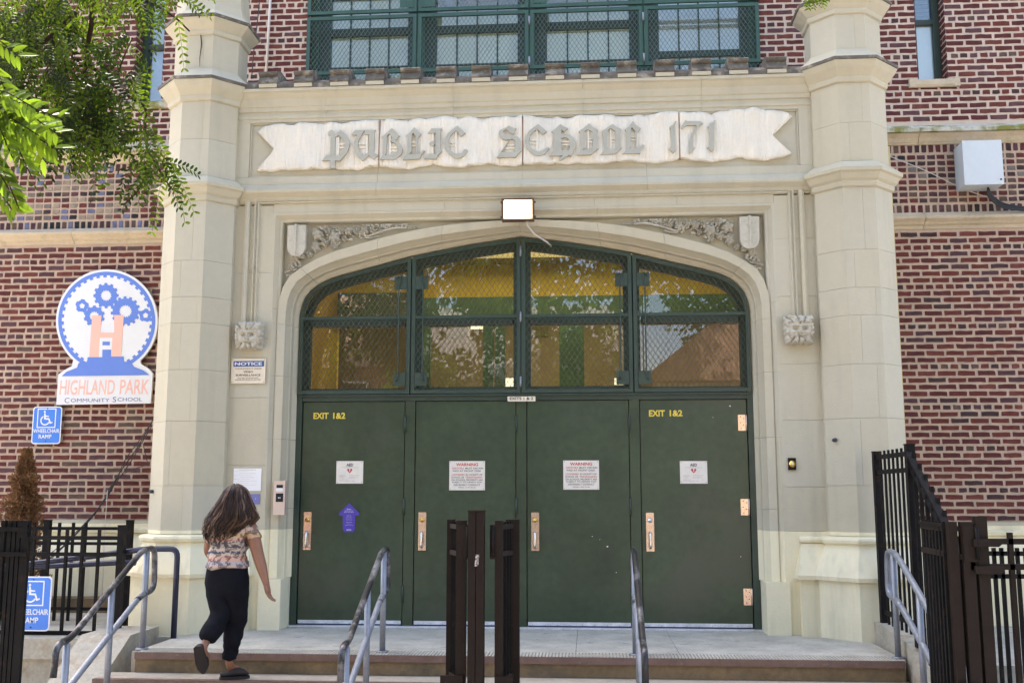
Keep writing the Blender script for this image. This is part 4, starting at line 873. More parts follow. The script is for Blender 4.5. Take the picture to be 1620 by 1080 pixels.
# ================================================================== SIGNS AND FITTINGS ON THE FACADE
def plate(name, label, cat, px0, py0, px1, py1, Y, m, th=.006, group=None, skew=0.0):
    a, b = at(px0, py0, Y), at(px1, py1, Y); x0, x1, z0, z1 = min(a.x, b.x), max(a.x, b.x), min(a.z, b.z), max(a.z, b.z)
    t = thing(name, label, cat, ((x0 + x1) / 2, Y + th, z0), group); q = MB(); q.box(x0, x1, Y, Y + th, z0, z1, m); q.build('panel', t)
    return t, x0, x1, z0, z1
def lines(t, name, rows, x0, x1, z0, z1, Y):              # rows: text, u centre, v from top, width, height (fractions), material
    q = MB(); W, H = x1 - x0, z1 - z0
    for txt, u, v, w_, h_, m, *b in rows: q.text(txt, x0 + W * u, z1 - H * v, W * w_, H * h_, Y - .0012, m, *(b or [.012]))
    return q.build(name, t)
def screws(t, x0, x1, z0, z1, Y, ins=.012):
    for a in (x0 + ins, x1 - ins):
        for b in (z0 + ins, z1 - ins): q = MB(); q.tube([(a, Y - .001, b), (a, Y - .003, b)], .0035, DARK, 6); q.build('screw', t)
for k, (a, b, c, d) in enumerate(((711, 729, 767, 775), (891, 728, 948, 774))):
    t, x0, x1, z0, z1 = plate('warning_sign', ['white and red WARNING sign on the green door behind the gate post', 'white and red WARNING sign on the green door right of the gate post'][k], 'sign', a, b, c, d, YD - .012, WORNW, .007, 'warning signs on the doors')
    R_, K_ = TXTR, TXT
    lines(t, 'lettering', [('WARNING', .5, .12, .62, .105, R_, .03), ('VISITORS', .24, .25, .34, .062, R_), ('MUST OBTAIN', .70, .25, .50, .062, K_), ('PASS AT FRONT DESK', .5, .34, .80, .062, K_),
        ('LOITERERS', .25, .47, .36, .062, R_), ('IN VICINITY OF', .70, .47, .46, .062, K_), ('SCHOOL OR', .24, .56, .36, .062, K_), ('TRESPASSERS', .69, .56, .48, .062, R_), ('ON SCHOOL PROPERTY ARE', .5, .65, .88, .062, K_),
        ('SUBJECT TO ARREST FOR', .5, .735, .84, .062, K_), ('DISORDERLY CONDUCT', .5, .82, .74, .062, K_), ('(PENAL LAW 722-B)', .5, .915, .48, .045, K_)], x0, x1, z0, z1, YD - .012)
    screws(t, x0, x1, z0, z1, YD - .012)
for k, (a, b, c, d) in enumerate(((532.5, 729, 574, 764.5), (1075.5, 729, 1119.5, 764.5))):
    t, x0, x1, z0, z1 = plate('defibrillator_sign', ['small white AED sign with red heart on the leftmost green door', 'small white AED sign with red heart and worn top edge on the rightmost green door'][k], 'sign', a, b, c, d, YD - .012, WORNW, .007, 'AED signs on the outer doors')
    for grp in ([('AED', .5, .17, .26, .13, TXT, .03), ('AUTOMATED EXTERNAL DEFIBRILLATOR', .5, .285, .64, .03, TXTG)], [('LOCATION OF', .22, .63, .22, .028, TXTG), ('NEAREST UNIT', .24, .68, .26, .028, TXTG), ('IN LOBBY', .20, .73, .18, .028, TXTG)],
        [('TRAINED STAFF CALL', .68, .63, .40, .028, TXTG), ('IN AN EMERGENCY', .65, .70, .34, .028, TXTG), ('DIAL 911', .60, .76, .22, .028, TXTG)], [('EMERGENCY USE', .26, .83, .28, .028, TXTG), ('ASK AT THE SECURITY DESK', .40, .89, .56, .028, TXTG)]): lines(t, 'lettering', grp, x0, x1, z0, z1, YD - .012)
    q = MB(); hx, hz2, s = (x0 + x1) / 2, z1 - (z1 - z0) * .42, .024; pts = []
    for j in range(24):
        a_ = 2 * PI * j / 24; pts.append((hx + s * 1.05 * math.sin(a_) ** 3, hz2 + s * (.85 * math.cos(a_) - .35 * math.cos(2 * a_) - .12 * math.cos(3 * a_))))
    q.fill([pts], YD - .0132, TXTR); q.add([(hx - .004, YD - .0142, hz2 + .014), (hx + .006, YD - .0142, hz2 + .014), (hx + .003, YD - .0142, hz2 - .012), (hx - .004, YD - .0142, hz2 - .008)], [(0, 1, 2, 3)], WHITE); q.build('heart_symbol', t)
    screws(t, x0, x1, z0, z1, YD - .012)
# purple arrow sticker
q = MB(); Y = YD - .0075
pts = [(250, 620), (375, 745), (370, 772), (322, 772), (318, 940), (300, 972), (190, 972), (172, 940), (172, 772), (125, 770), (125, 745)]
w3 = [at(520 + a / 7.714, 715 + b / 7.714, Y) for a, b in pts]; t = thing('arrow_sticker', 'purple upward arrow sticker on the leftmost green door', 'sticker', (w3[0].x, YD - .005, w3[6].z))
q.fill([[(p.x, p.z) for p in w3]], Y, PURP, .002); q.build('panel', t)
q = MB(); cx = (w3[6].x + w3[5].x) / 2
for txt, py, wd, ht in (('Please', 692, .042, .0085), ('use this door to', 712, .085, .0085), ('enter the building', 733, .095, .0085), ('Monday to Friday', 770, .04, .004), ('8:00 to 3:00', 785, .045, .004), ('visitors must sign in', 800, .06, .004), ('show identification', 822, .06, .004), ('students and staff', 852, .055, .004), ('thank you', 872, .04, .004), ('please ring the bell', 890, .075, .004)):
    p = at(520 + 250 / 7.714, 715 + py / 7.714, Y); q.text(txt, p.x - .002, p.z, wd, ht, Y - .001, WHITE, .02)
p = at(520 + 247 / 7.714, 715 + 946 / 7.714, Y); q.text('NYC', p.x, p.z, .045, .011, Y - .001, WHITE, .04); q.build('lettering', t)
# EXITS sign above the middle
a, b = at(803, 627, YM - .05), at(847, 634.5, YM - .05); t = thing('exit_number_sign', 'small white EXITS 1 & 2 strip on the frame above the middle doors', 'sign', ((a.x + b.x) / 2, YM - .04, b.z))
q = MB(); q.box(a.x, b.x, YM - .054, YM - .048, b.z, a.z, CREAM); q.build('panel', t); q = MB(); q.text('EXITS 1 & 2', (a.x + b.x) / 2, (a.z + b.z) / 2 + .004, (b.x - a.x) * .84, .028, YM - .055, TXT, .03); q.build('lettering', t)
# NOTICE sign
t, x0, x1, z0, z1 = plate('notice_sign', 'cream NOTICE video surveillance sign with blue header below the left carved head', 'sign', 366.5, 567.5, 419, 606, -.022, CREAM, .008)
q = MB(); W, H = x1 - x0, z1 - z0; q.box(x0 + W * .06, x1 - W * .04, -.0235, -.0221, z1 - H * .32, z1 - H * .09, NBLUE); q.text('NOTICE', (x0 + x1) / 2, z1 - H * .205, W * .80, H * .13, -.0245, WHITE, .03); q.build('header', t)
lines(t, 'lettering', [('THIS BUILDING IS UNDER', .5, .405, .78, .055, TXT), ('VIDEO', .5, .53, .28, .085, TXT, .02), ('SURVEILLANCE', .5, .665, .72, .085, TXT, .02), ('THAT MAY BE MONITORED', .5, .785, .62, .045, TXT), ('AND/OR RECORDED AT ANY TIME', .5, .855, .76, .045, TXT)], x0, x1, z0, z1, -.022)
screws(t, x0, x1, z0, z1, -.022)
# paper notice and blue card
t, x0, x1, z0, z1 = plate('paper_notice', 'white printed paper notice taped beside the doors above the woman', 'paper', 370, 740.5, 412.5, 776, -.008, PAPER, .003)
lines(t, 'lettering', [('SCHOOL VISITOR INFORMATION', .5, .07, .6, .03, TXTG)] + [(s, .3 + .2 * (i % 2), .14 + i * .085, .5 + .2 * ((i * 7) % 3) / 2, .022, TXTG) for i, s in enumerate(['Please ring the bell and wait', 'All visitors must show identification', 'and sign in at the security desk', 'Deliveries use the side entrance', 'Office hours are eight to three', 'For appointments call the main office', 'Children must be collected by an adult', 'Thank you for your cooperation'])], x0, x1, z0, z1, -.008)
t, x0, x1, z0, z1 = plate('blue_card', 'small slate blue card on the wall just below the white paper notice', 'card', 395, 781, 410.5, 797, -.008, SLATE, .003)
q = MB(); q.tube([((x0 + x1) / 2 + .01, -.0085, z0 + .05), ((x0 + x1) / 2 + .01, -.010, z0 + .05)], .004, WHITE, 6); q.build('pin', t)
# intercom
a, b = at(433.5, 760, -.03), at(450, 814, -.03); t = thing('intercom', 'narrow beige steel intercom panel on the stone jamb left of the doors', 'intercom', ((a.x + b.x) / 2, 0, b.z))
q = MB(); q.box(a.x, b.x, -.034, .03, b.z, a.z, mat('intercom_beige', (.62, .50, .42), .4, metal=.3, var=.04)); q.build('housing', t)
W, H = b.x - a.x, a.z - b.z
for nm, u0, u1, v0, v1, m in (('camera_window', .25, .8, .12, .21, DARK), ('name_strip', .2, .8, .22, .31, WHITE), ('card_reader', .22, .85, .37, .62, DARK)):
    q = MB(); q.box(a.x + W * u0, a.x + W * u1, -.037, -.0341, a.z - H * v1, a.z - H * v0, m); o = q.build(nm, t)
q = MB(); q.text('H', a.x + W * .52, a.z - H * .5, .02, .014, -.038, WHITE, .03); q.build('reader_mark', t)
# door bell
a, b = at(1246.5, 724, -.01), at(1259.5, 743, -.01); t = thing('door_bell', 'brown plate with round brass bell button right of the doors', 'door bell', ((a.x + b.x) / 2, 0, b.z))
q = MB(); q.box(a.x, b.x, -.02, -.001, b.z, a.z, BROWNI); q.build('plate', t); cx, cz = (a.x + b.x) / 2, (a.z + b.z) / 2
q = MB(); q.tube([(cx, -.021, cz), (cx, -.03, cz)], .030, BRASS, 18); q.tube([(cx, -.0305, cz), (cx, -.036, cz)], .013, mat('bell_button', (.75, .65, .4), .3), 12); q.build('button', t)
# floodlight
t = thing('floodlight', 'lit bronze floodlight at the crown of the entrance arch', 'lamp', (0.0, 0, 3.775)); BRZ = mat('bronze_housing', (.16, .085, .045), .4, metal=.4, var=.1)
a, b = at(794, 315, -.17), at(845, 348, -.17)
q = MB(); x0, x1, z0, z1 = a.x, b.x, b.z, a.z; q.loft([[(x0 + .04, -.0005, z0 + .04), (x1 - .04, -.0005, z0 + .04), (x1 - .04, -.0005, z1 - .02), (x0 + .04, -.0005, z1 - .02)], [(x0, -.10, z0), (x1, -.10, z0), (x1, -.10, z1), (x0, -.10, z1)], [(x0, -.17, z0), (x1, -.17, z0), (x1, -.17, z1), (x0, -.17, z1)]], BRZ)
q.box(x0 - .004, x0 + .022, -.182, -.1701, z0 - .004, z1 + .004, BRZ); q.box(x1 - .022, x1 + .004, -.182, -.1701, z0 - .004, z1 + .004, BRZ); q.box(x0 + .022, x1 - .022, -.182, -.1701, z0 - .004, z0 + .016, BRZ); q.box(x0 + .022, x1 - .022, -.182, -.1701, z1 - .016, z1 + .004, BRZ); q.build('housing', t)
q = MB(); q.box(x0 + .0225, x1 - .0225, -.176, -.1705, z0 + .0165, z1 - .0165, LAMP); q.build('lens', t)
for xx in (x0 - .008, x1 + .008):
    for zz in (z0 + .035, z1 - .03): q = MB(); q.tube([(xx, -.13, zz), (xx, -.175, zz)], .006, DARK, 6); q.build('bolt', t)
q = MB(); q.tube(smooth_path([(x0 + .235, -.10, z0 + .002), (x0 + .235, -.09, z0 - .03), (x0 + .30, -.02, z0 - .10), (x0 + .41, .10, z0 - .145), (x0 + .45, .26, z0 - .15)], .04, 4), .0085, WCABLE, 8); q.tube([(x0 + .235, -.10, z0 + .004), (x0 + .235, -.10, z0 - .012)], .018, WCABLE, 8); q.build('cable', t)
# ------------------------------------------------ round school sign
YS = 1.775
def g6(p): return (80 + p[0] / 8.306, 420 + p[1] / 8.306)
def g7(p): return (80 + p[0] / 9.0, 530 + p[1] / 9.0)
def wp(p, Y=YS): v = at(p[0], p[1], Y); return (v.x, v.z)
CXp, CYp = 169.0, 508.0; RXp, RYp = 80.5, 82.0
def circ(r, n=96, a0=0, a1=2 * PI): return [(CXp + RXp * r * math.sin(a0 + (a1 - a0) * k / n), CYp - RYp * r * math.cos(a0 + (a1 - a0) * k / n)) for k in range(n)]
t = thing('school_crest_sign', 'large round blue and white gear crest sign on the left brick wall', 'sign', (wp((166, 640))[0], YB, wp((166, 640))[1]))
am = 2.42                                               # the disc runs into the lower panel here
arc = [(CXp + RXp * math.sin(a), CYp - RYp * math.cos(a)) for a in [am - 2 * am * k / 80 for k in range(81)]]
ol = arc + [g7(p) for p in ((300, 440), (200, 495), (110, 560), (80, 990), (1425, 970), (1455, 545), (1400, 480), (1285, 410))]
q = MB(); q.fill([[wp(p) for p in ol]], YS, WHITE, .03); q.build('panel', t)
ringo = circ(.955); teeth = []
NT = 40
for k in range(NT):
    for f_, r in ((0, .885), (.5, .885), (.5, .845), (1, .845)): a = 2 * PI * (k + f_) / NT; teeth.append((CXp + RXp * r * math.sin(a), CYp - RYp * r * math.cos(a)))
q = MB(); q.fill([[wp(p) for p in ringo], [wp(p) for p in teeth]], YS - .0012, LBLUE); q.build('gear_ring', t)
def gear(cx, cy, R_, r_, n, hn, rot=0.0):
    o_, i_ = [], []
    for k in range(n):
        for f_, rr in ((0, 1), (.42, 1), (.5, .86), (.92, .86)): a = rot + 2 * PI * (k + f_) / n; o_.append((cx + R_ * rr * math.sin(a), cy - R_ * rr * math.cos(a)))
    for k in range(hn):
        for f_, rr in ((0, 1), (.5, .78)): a = 2 * PI * (k + f_) / hn; i_.append((cx + r_ * rr * math.sin(a), cy - r_ * rr * math.cos(a)))
    return [[wp(p) for p in o_], [wp(p) for p in i_]]
for (cx, cy), R_, r_, n, hn in ((g6((730, 395)), 20.2, 9.0, 12, 14), (g6((985, 600)), 23.6, 10.5, 15, 16), (g6((575, 665)), 17.0, 8.0, 10, 12), (g6((415, 530)), 11.0, 4.6, 5, 5), (g6((1248, 655)), 11.0, 4.6, 5, 5)):
    q = MB(); q.fill(gear(cx, cy, R_, r_, n, hn, -.12), YS - .0008 - .00007 * R_, LBLUE); q.build('gear', t)
q = MB()
for pl in ([g6((548, 655)), g6((672, 655)), g6((655, 880)), g6((840, 880)), g6((838, 650)), g6((965, 650)), g7((1005, 305)), g7((866, 305)), g7((883, 38)), g7((705, 38)), g7((690, 312)), g7((552, 312))],): q.fill([[wp(p) for p in pl]], YS - .0034, LSAL)
q.build('initial_letter', t)
q = MB(); q.fill([[wp(g7(p)) for p in ((704, 39), (882, 39), (866, 304), (690, 311))]], YS - .0036, WHITE); q.fill([[wp(g7(p)) for p in ((742, 92), (848, 92), (845, 146), (740, 146))]], YS - .0046, LBLUE)
q.fill([[wp(g7(p)) for p in ((160, 585), (230, 520), (380, 462), (400, 400), (415, 392), (522, 388), (530, 314), (738, 314), (742, 206), (866, 206), (864, 306), (1045, 306), (1047, 378), (1145, 380), (1190, 450), (1320, 500), (1410, 568))]], YS - .0056, LBLUE); q.build('doorway_motif', t)
def line_text(q, s, pa, pb, h_, m, b=.02, sh=0.0):
    a, c = wp(pa), wp(pb); q.text(s, (a[0] + c[0]) / 2, (a[1] + c[1]) / 2, abs(c[0] - a[0]), h_, YS - .0015, m, b, sh)
q = MB(); line_text(q, 'HIGHLAND', g7((132, 745)), g7((915, 738)), .172, LSAL, .012, .06); line_text(q, 'PARK', g7((985, 738)), g7((1402, 730)), .168, LSAL, .012, .06); q.build('lettering', t)
q = MB()
for s, a, b, h_ in (('C', 200, 270, .060), ('OMMUNITY', 288, 838, .042), ('S', 885, 935, .060), ('CHOOL', 955, 1305, .042)):
    line_text(q, s, g7((a, 930 - (a - 200) * .018)), g7((b, 925 - (a - 200) * .018)), h_, TXTN, -.004)
q.build('small_lettering', t)
# ------------------------------------------------ wheelchair signs
def ramp_sign(px0, py0, px1, py1, Y, label, hide_w=False):
    a, b = at(px0, py0, Y), at(px1, py1, Y); x0, x1, z0, z1 = a.x, b.x, b.z, a.z; W, H = x1 - x0, z1 - z0
    t = thing('wheelchair_sign', label, 'sign', ((x0 + x1) / 2, Y + .01, z0), 'wheelchair ramp signs')
    def rr(i, r):
        pts = []
        for cx, cz, s in ((x1 - i - r, z1 - i - r, 0), (x1 - i - r, z0 + i + r, 1), (x0 + i + r, z0 + i + r, 2), (x0 + i + r, z1 - i - r, 3)):
            for k in range(5): an = PI / 2 - s * PI / 2 - k * PI / 8; pts.append((cx + r * math.cos(an), cz + r * math.sin(an)))
        return pts
    q = MB(); q.fill([rr(0, W * .1)], Y, WHITE, .004); q.fill([rr(W * .035, W * .08)], Y - .001, HBLUE); q.build('panel', t)
    q = MB(); s = W * .62; cx, cz = (x0 + x1) / 2 - W * .02, z1 - H * .31
    sq = lambda h: [(cx - h, cz - h), (cx + h, cz - h), (cx + h, cz + h), (cx - h, cz + h)]
    q.fill([sq(s * .52), sq(s * .465)], Y - .002, WHITE)
    u = s
    q.fill([[(cx - u * .12 + u * .055 * math.cos(k), cz + u * .34 + u * .06 * math.sin(k)) for k in [j * PI / 6 for j in range(12)]]], Y - .002, WHITE)
    q.fill([[(cx - u * .15, cz + u * .26), (cx - u * .07, cz + u * .26), (cx - u * .055, cz + u * .14), (cx + u * .13, cz + u * .12), (cx + u * .13, cz + u * .07), (cx - u * .05, cz + u * .07), (cx - u * .04, cz), (cx + u * .16, cz), (cx + u * .25, cz - u * .22), (cx + u * .34, cz - u * .19), (cx + u * .36, cz - u * .25), (cx + u * .20, cz - u * .31), (cx + u * .11, cz - u * .08), (cx - u * .13, cz - u * .07)]], Y - .0021, WHITE)
    o_ = []; i_ = []
    for k in range(16): an = math.radians(118 + k * 14.5); o_.append((cx - u * .07 + u * .27 * math.cos(an), cz - u * .12 + u * .27 * math.sin(an))); i_.append((cx - u * .07 + u * .20 * math.cos(an), cz - u * .12 + u * .20 * math.sin(an)))
    q.fill([o_ + i_[::-1]], Y - .0019, WHITE); q.build('wheelchair_symbol', t)
    q = MB(); q.text('WHEELCHAIR', (x0 + x1) / 2, z1 - H * .65, W * .90, H * .105, Y - .002, WHITE, .018); q.text('RAMP', (x0 + x1) / 2 - W * .03, z1 - H * .80, W * .44, H * .105, Y - .002, WHITE, .018); q.build('lettering', t)
    for zz in (z1 - H * .06, z0 + H * .07): q = MB(); q.tube([((x0 + x1) / 2, Y - .001, zz), ((x0 + x1) / 2, Y - .005, zz)], .006, DARK, 6); q.build('bolt', t)
    return t
ramp_sign(53, 643, 95, 702, 1.80, 'blue WHEELCHAIR RAMP sign on the brick wall below the crest')
ramp_sign(25, 911, 77.5, 998, -.66, 'blue WHEELCHAIR RAMP sign hung on the black fence beside the steps')
# ------------------------------------------------ utility box and cables
t = thing('utility_box', 'pale grey metal utility box on the right brick wall above the stone course', 'box', (4.9, 1.85, 4.5))
a, b = at(1522, 224, 1.58), at(1588, 291, 1.58); q = MB(); q.box(a.x, b.x, 1.584, 1.845, b.z, a.z, BOXW); q.build('housing', t)
q = MB(); q.box(a.x - .004, b.x + .004, 1.572, 1.5835, b.z - .004, a.z + .006, BOXW); q.build('lid', t)
q = MB(); q.tube([(b.x - .03, 1.571, b.z + .05), (b.x - .03, 1.565, b.z + .05)], .010, DARK, 8); q.build('lock', t)
c0 = (b.x - .12, 1.70, b.z)
t = thing('black_cables', 'bundle of black cables curving out under the grey utility box', 'cable', (c0[0], 1.7, c0[2]))
for dx, dz in ((0, 0), (.02, .02), (-.02, -.015)):
    q = MB(); q.tube(smooth_path([c0, (c0[0] + .01 + dx, 1.72, c0[2] - .08), (c0[0] + .14 + dx, 1.74, c0[2] - .20 + dz), (c0[0] + .4, 1.75, c0[2] - .245 + dz), (c0[0] + 1.6, 1.76, c0[2] - .31 + dz)], .12, 5), .011, CABLE, 6); q.build('strand', t)
def cable(name, label, pts, r, m, cat='cable', group=None):
    P_ = [at(x, y, Y) for x, y, Y in pts]; q = MB(); q.tube(smooth_path(P_, .15, 4), r, m, 5); o = q.build(name); pivot(o, P_[0]); return tag(o, label, cat, group)
cable('white_wire', 'thin white wire slanting from the right turret to the grey utility box', [(1404, 246, 1.72), (1470, 272, 1.78), (1520, 298, 1.80), (1562, 312, 1.80)], .005, WCABLE)
cable('white_conduit', 'straight pale conduit running up the brick left of the upper window', [(421, 118, 1.80), (430, -40, 1.80)], .016, WCABLE, 'conduit')
cable('wall_wire', 'thin dark wire hanging behind the left turret beside the pale conduit', [(398, 125, 1.76), (401, 84, 1.78), (408, 30, 1.80), (414, -40, 1.80)], .006, CABLE)
t = thing('loose_cables', 'loose black cables looping across the left brick wall down to the ramp', 'cable', tuple(at(238, 673, 1.5)))
for j, pts in enumerate(([(240, 668, 1.2), (215, 712, 1.6), (190, 745, 1.7), (160, 800, 1.7), (120, 845, 1.5), (60, 900, 1.2), (0, 935, 1.0)], [(241, 672, 1.2), (204, 735, 1.6), (171, 780, 1.7), (152, 812, 1.7), (104, 862, 1.5), (50, 912, 1.2), (0, 955, 1.0)], [(242, 664, 1.2), (218, 700, 1.6), (196, 728, 1.6), (186, 756, 1.7), (168, 790, 1.7), (125, 838, 1.5), (75, 880, 1.2), (0, 925, 1.0)], [(236, 734, 1.3), (212, 741, 1.6), (190, 752, 1.7), (172, 772, 1.7), (170, 790, 1.7)], [(226, 700, 1.5), (232, 728, 1.6), (236, 735, 1.5)])):
    q = MB(); q.tube(smooth_path([at(*p) for p in pts], .2, 4), (.0065, .005, .0045, .004, .004)[j], CABLE, 6); q.build('strand', t)
cable('white_string', 'thin white string hanging down in front of the ramp wall', [(170, 775, 1.6), (165, 850, 1.55), (161, 960, 1.5)], .004, WCABLE)
for k, (px, py, cxs) in enumerate(((240, 777, 0), (1320.5, 695.5, 0))):
    Y = -.14 if k == 0 else -.16; p = at(px, py, Y); q = MB(); q.tube([(p.x, Y + .08, p.z), (p.x, Y - .02, p.z)], .017, mat('bolt_blue', (.05, .06, .08), .4, metal=.5), 10); o = q.build('wall_bolt'); pivot(o, p); tag(o, ['round bolt head on the left turret above the ramp fence', 'round dark bolt head on the right turret'][k], 'bolt')
# ================================================================== RAMP SIDE WALLS, CHEEKS
q = MB(); q.prismx([(-.45, .08), (-1.02, .08), (-2.25, -.62), (-.45, -.62)], -3.58, -3.16, CHEEK); o = q.build('step_cheek_wall'); pivot(o, (-3.3, -1.4, -.62)); tag(o, 'sloping concrete cheek wall beside the steps on the left', 'wall')
q = MB(); q.box(-7.5, -3.605, -.74, -.50, -.62, -.16, CHEEK); q.box(-7.5, -3.605, -.80, -.46, -.157, .015, CHEEK); t = thing('ramp_wall', 'low concrete retaining wall with a capstone under the left fence', 'wall', (-5.2, -.6, -.62)); q.build('body', t)
q = MB(); q.box(-7.5, -3.63, -.455, 1.62, -.62, -.02, LAND); q.box(-3.629, -3.32, .35, 1.62, -.62, -.02, LAND); q.build('ramp_floor', t)
q = MB(); q.box(-4.05, -3.30, 1.35, 1.60, -.018, .16, STEPC); q.box(-6.5, -4.06, 1.35, 1.60, -.018, .13, STEPC); q.build('back_curb', t)
q = MB(); q.prismx([(-.30, .17), (-.62, .17), (-1.30, .12), (-2.95, -.62), (-.30, -.62)], 3.03, 3.36, CHEEK); o = q.build('step_cheek_wall'); pivot(o, (3.2, -1.4, -.62)); tag(o, 'whitish concrete cheek wall with chipped top beside the steps on the right', 'wall')
q = MB(); q.box(3.365, 7.5, -.9, 1.62, -.62, -.10, LAND); o = q.build('side_landing'); o['kind'] = 'structure'
# ================================================================== HANDRAILS
def handrail(X, label, dark):
    t = thing('handrail', label, 'handrail', (X, -1.3, 0), 'handrails on the entrance steps'); up, lo = (WORN if dark else GALV), GALV; r = .0235
    q = MB(); q.tube(smooth_path([(X, -2.66, .02), (X, -2.64, .235), (X, -2.46, .245), (X, -1.36, .785), (X, -1.12, .80), (X, -1.09, .46), (X, -1.30, .435), (X, -1.42, .40)], .09, 5), r, up, 12); q.build('top_rail', t)
    q = MB(); q.tube(smooth_path([(X, -1.30, .440), (X, -1.44, .39), (X, -2.60, -.155), (X, -2.9, -.17), (X, -2.9, .02)], .08, 5), r * .98, lo, 12); q.build('lower_rail', t)
    for Y, zt2, zb2 in ((-1.27, .785, .002), (-1.86, .53, -.302), (-2.50, .22, -.60)):
        q = MB(); q.tube([(X, Y, zb2), (X, Y, zt2)], r, lo, 12); q.tube([(X, Y, zb2), (X, Y, zb2 + .012)], .05, lo, 14); q.build('post', t)
handrail(-2.95, 'worn pipe handrail at the left end of the steps', True); handrail(-1.0, 'worn pipe handrail between the woman and the brown gate post', True)
handrail(.985, 'worn pipe handrail right of the centre gate post', True); handrail(2.97, 'grey galvanised handrail at the right end of the steps by the fence', False)
t = thing('ramp_handrail', 'dark blue-black double pipe handrail along the left ramp', 'handrail', (-2.98, -.6, 0)); NB = mat('navy_pipe', (.025, .028, .055), .35, metal=.3, var=.2, vscale=12)
q = MB(); q.tube(smooth_path([(-2.965, -.6, .0), (-2.965, -.6, .757), (-3.25, -.58, .757), (-3.825, -.5, .68), (-7.0, -.4, .30)], .07, 5), .025, NB, 12); q.build('top_rail', t)
q = MB(); q.tube(smooth_path([(-3.45, -.35, .62), (-3.62, -.35, .62), (-7.0, -.3, .44)], .04, 4), .025, NB, 12); q.build('lower_rail', t)
# ================================================================== FENCES
def pickets(t, p0, p1, n, zb2, zt2, w_, m, skip=()):
    for i in range(n):
        if i in skip: continue
        f_ = i / max(n - 1, 1); x, y = p0[0] + (p1[0] - p0[0]) * f_, p0[1] + (p1[1] - p0[1]) * f_
        q = MB(); zz = zt2 + random.uniform(-.006, .006); q.box(x - w_ / 2, x + w_ / 2, y - w_ / 2, y + w_ / 2, zb2, zz, m); q.build('picket', t)
def rail(t, a, b, h_, w_, m): q = MB(); q.bar(a, b, h_, w_, m, (0, 0, 1)); q.build('rail', t)
def post(t, x, y, z0, z1, w_, m): q = MB(); q.box(x - w_ / 2, x + w_ / 2, y - w_ / 2, y + w_ / 2, z0, z1, m); q.box(x - w_ * .56, x + w_ * .56, y - w_ * .56, y + w_ * .56, z1, z1 + .008, m); q.build('post', t)
t = thing('picket_fence', 'black iron picket fence nearest the steps on the low ramp wall', 'fence', (-4.5, -.62, .015))
post(t, -3.475, -.60, .015, .955, .058, BLACK)
def PX(px, Y): return at(px, 900, Y).x
for px in (154, 128, 103, 75, 51, 22, -6, -34, -60): x = PX(px, -.6); q = MB(); q.box(x - .012, x + .012, -.612, -.588, .02, .925 + random.uniform(-.005, .005), BLACK); q.build('picket', t)
for z in (.850, .708, .035): rail(t, (-6.2, -.60, z), (-3.50, -.60, z), .022, .034, BLACK)
t = thing('picket_fence', 'black iron picket fence behind, along the building side of the left ramp', 'fence', (-4.4, .35, 0))
for x in (PX(202, .35), PX(71, .35)): post(t, x, .35, -.02, .975, .058, BLACK)
for px in (132, 112, 90, 50, 30, 10): x = PX(px, .35); q = MB(); q.box(x - .012, x + .012, .338, .362, .02, .955, BLACK); q.build('picket', t)
for z in (.90, .755, .135): rail(t, (-6.4, .35, z), (PX(202, .35), .35, z), .022, .03, BLACK)
# fence up the right cheek wall
X = 3.10; t = thing('side_fence', 'tall black iron side fence stepping down along the right cheek wall', 'fence', (X, -1.375, .12))
post(t, X, -.47, .17, 1.59, .06, BLACK); post(t, X, -1.40, .10, 1.61, .065, BLACK)
for i in range(6): y = -.60 - i * .118; q = MB(); q.box(X - .008, X + .008, y - .011, y + .011, .17, 1.595, BLACK); q.build('picket', t)
for z in (1.545, 1.42, .26): rail(t, (X, -.50, z), (X, -1.38, z), .028, .036, BLACK)
for i in range(9):
    y = -1.50 - i * .12; zt2 = 1.595 - (i + .6) * .12 * .70; zb2 = max(-.5, .06 - (i) * .12 * .45); q = MB(); q.box(X - .013, X + .013, y - .013, y + .013, zb2, zt2, BLACK); q.build('picket', t)
rail(t, (X - .02, -1.41, 1.565), (X - .02, -2.55, 1.565 - 1.14 * .70), .05, .02, BLACK); rail(t, (X + .01, -1.41, 1.43), (X + .01, -2.55, 1.43 - 1.14 * .70), .05, .02, BLACK); rail(t, (X, -1.41, .13), (X, -2.55, .13 - 1.14 * .45), .03, .034, BLACK)
# right street fence, near and far
def px_pickets(t, pxs, Y, zb2, zt2, w_, m, dz=0):
    for px in pxs: x = PX(px, Y); q = MB(); q.box(x - w_ / 2, x + w_ / 2, Y - w_ / 2, Y + w_ / 2, zb2, zt2, m); q.build('picket', t)
t = thing('picket_fence', 'brown-black picket fence right of the hinged gate post, nearest the street', 'fence', (3.6, -2.6, -.62)); Y = -2.6
px_pickets(t, (1601, 1645, 1690), Y, -.5, at(1597, 842, Y).z, .030, BROWNI)
for py in (856, 896): z = at(1590, py, Y).z; rail(t, (PX(1560, Y), Y, z), (5.2, Y, z), .03, .036, BROWNI)
rail(t, (PX(1560, Y), Y, -.45), (5.2, Y, -.45), .03, .036, BROWNI)
t = thing('picket_fence', 'black picket fence seen through the street fence at the far right', 'fence', (3.9, -1.2, -.62)); Y = -1.2
px_pickets(t, (1534, 1551, 1574, 1586, 1599, 1611, 1624, 1637), Y, -.5, at(1590, 866, Y).z, .026, BLACK)
for py in (875, 911): z = at(1590, py, Y).z; rail(t, (PX(1530, Y), Y, z), (5.2, Y, z), .026, .034, BLACK)
rail(t, (PX(1530, Y), Y, -.42), (5.2, Y, -.42), .026, .034, BLACK)
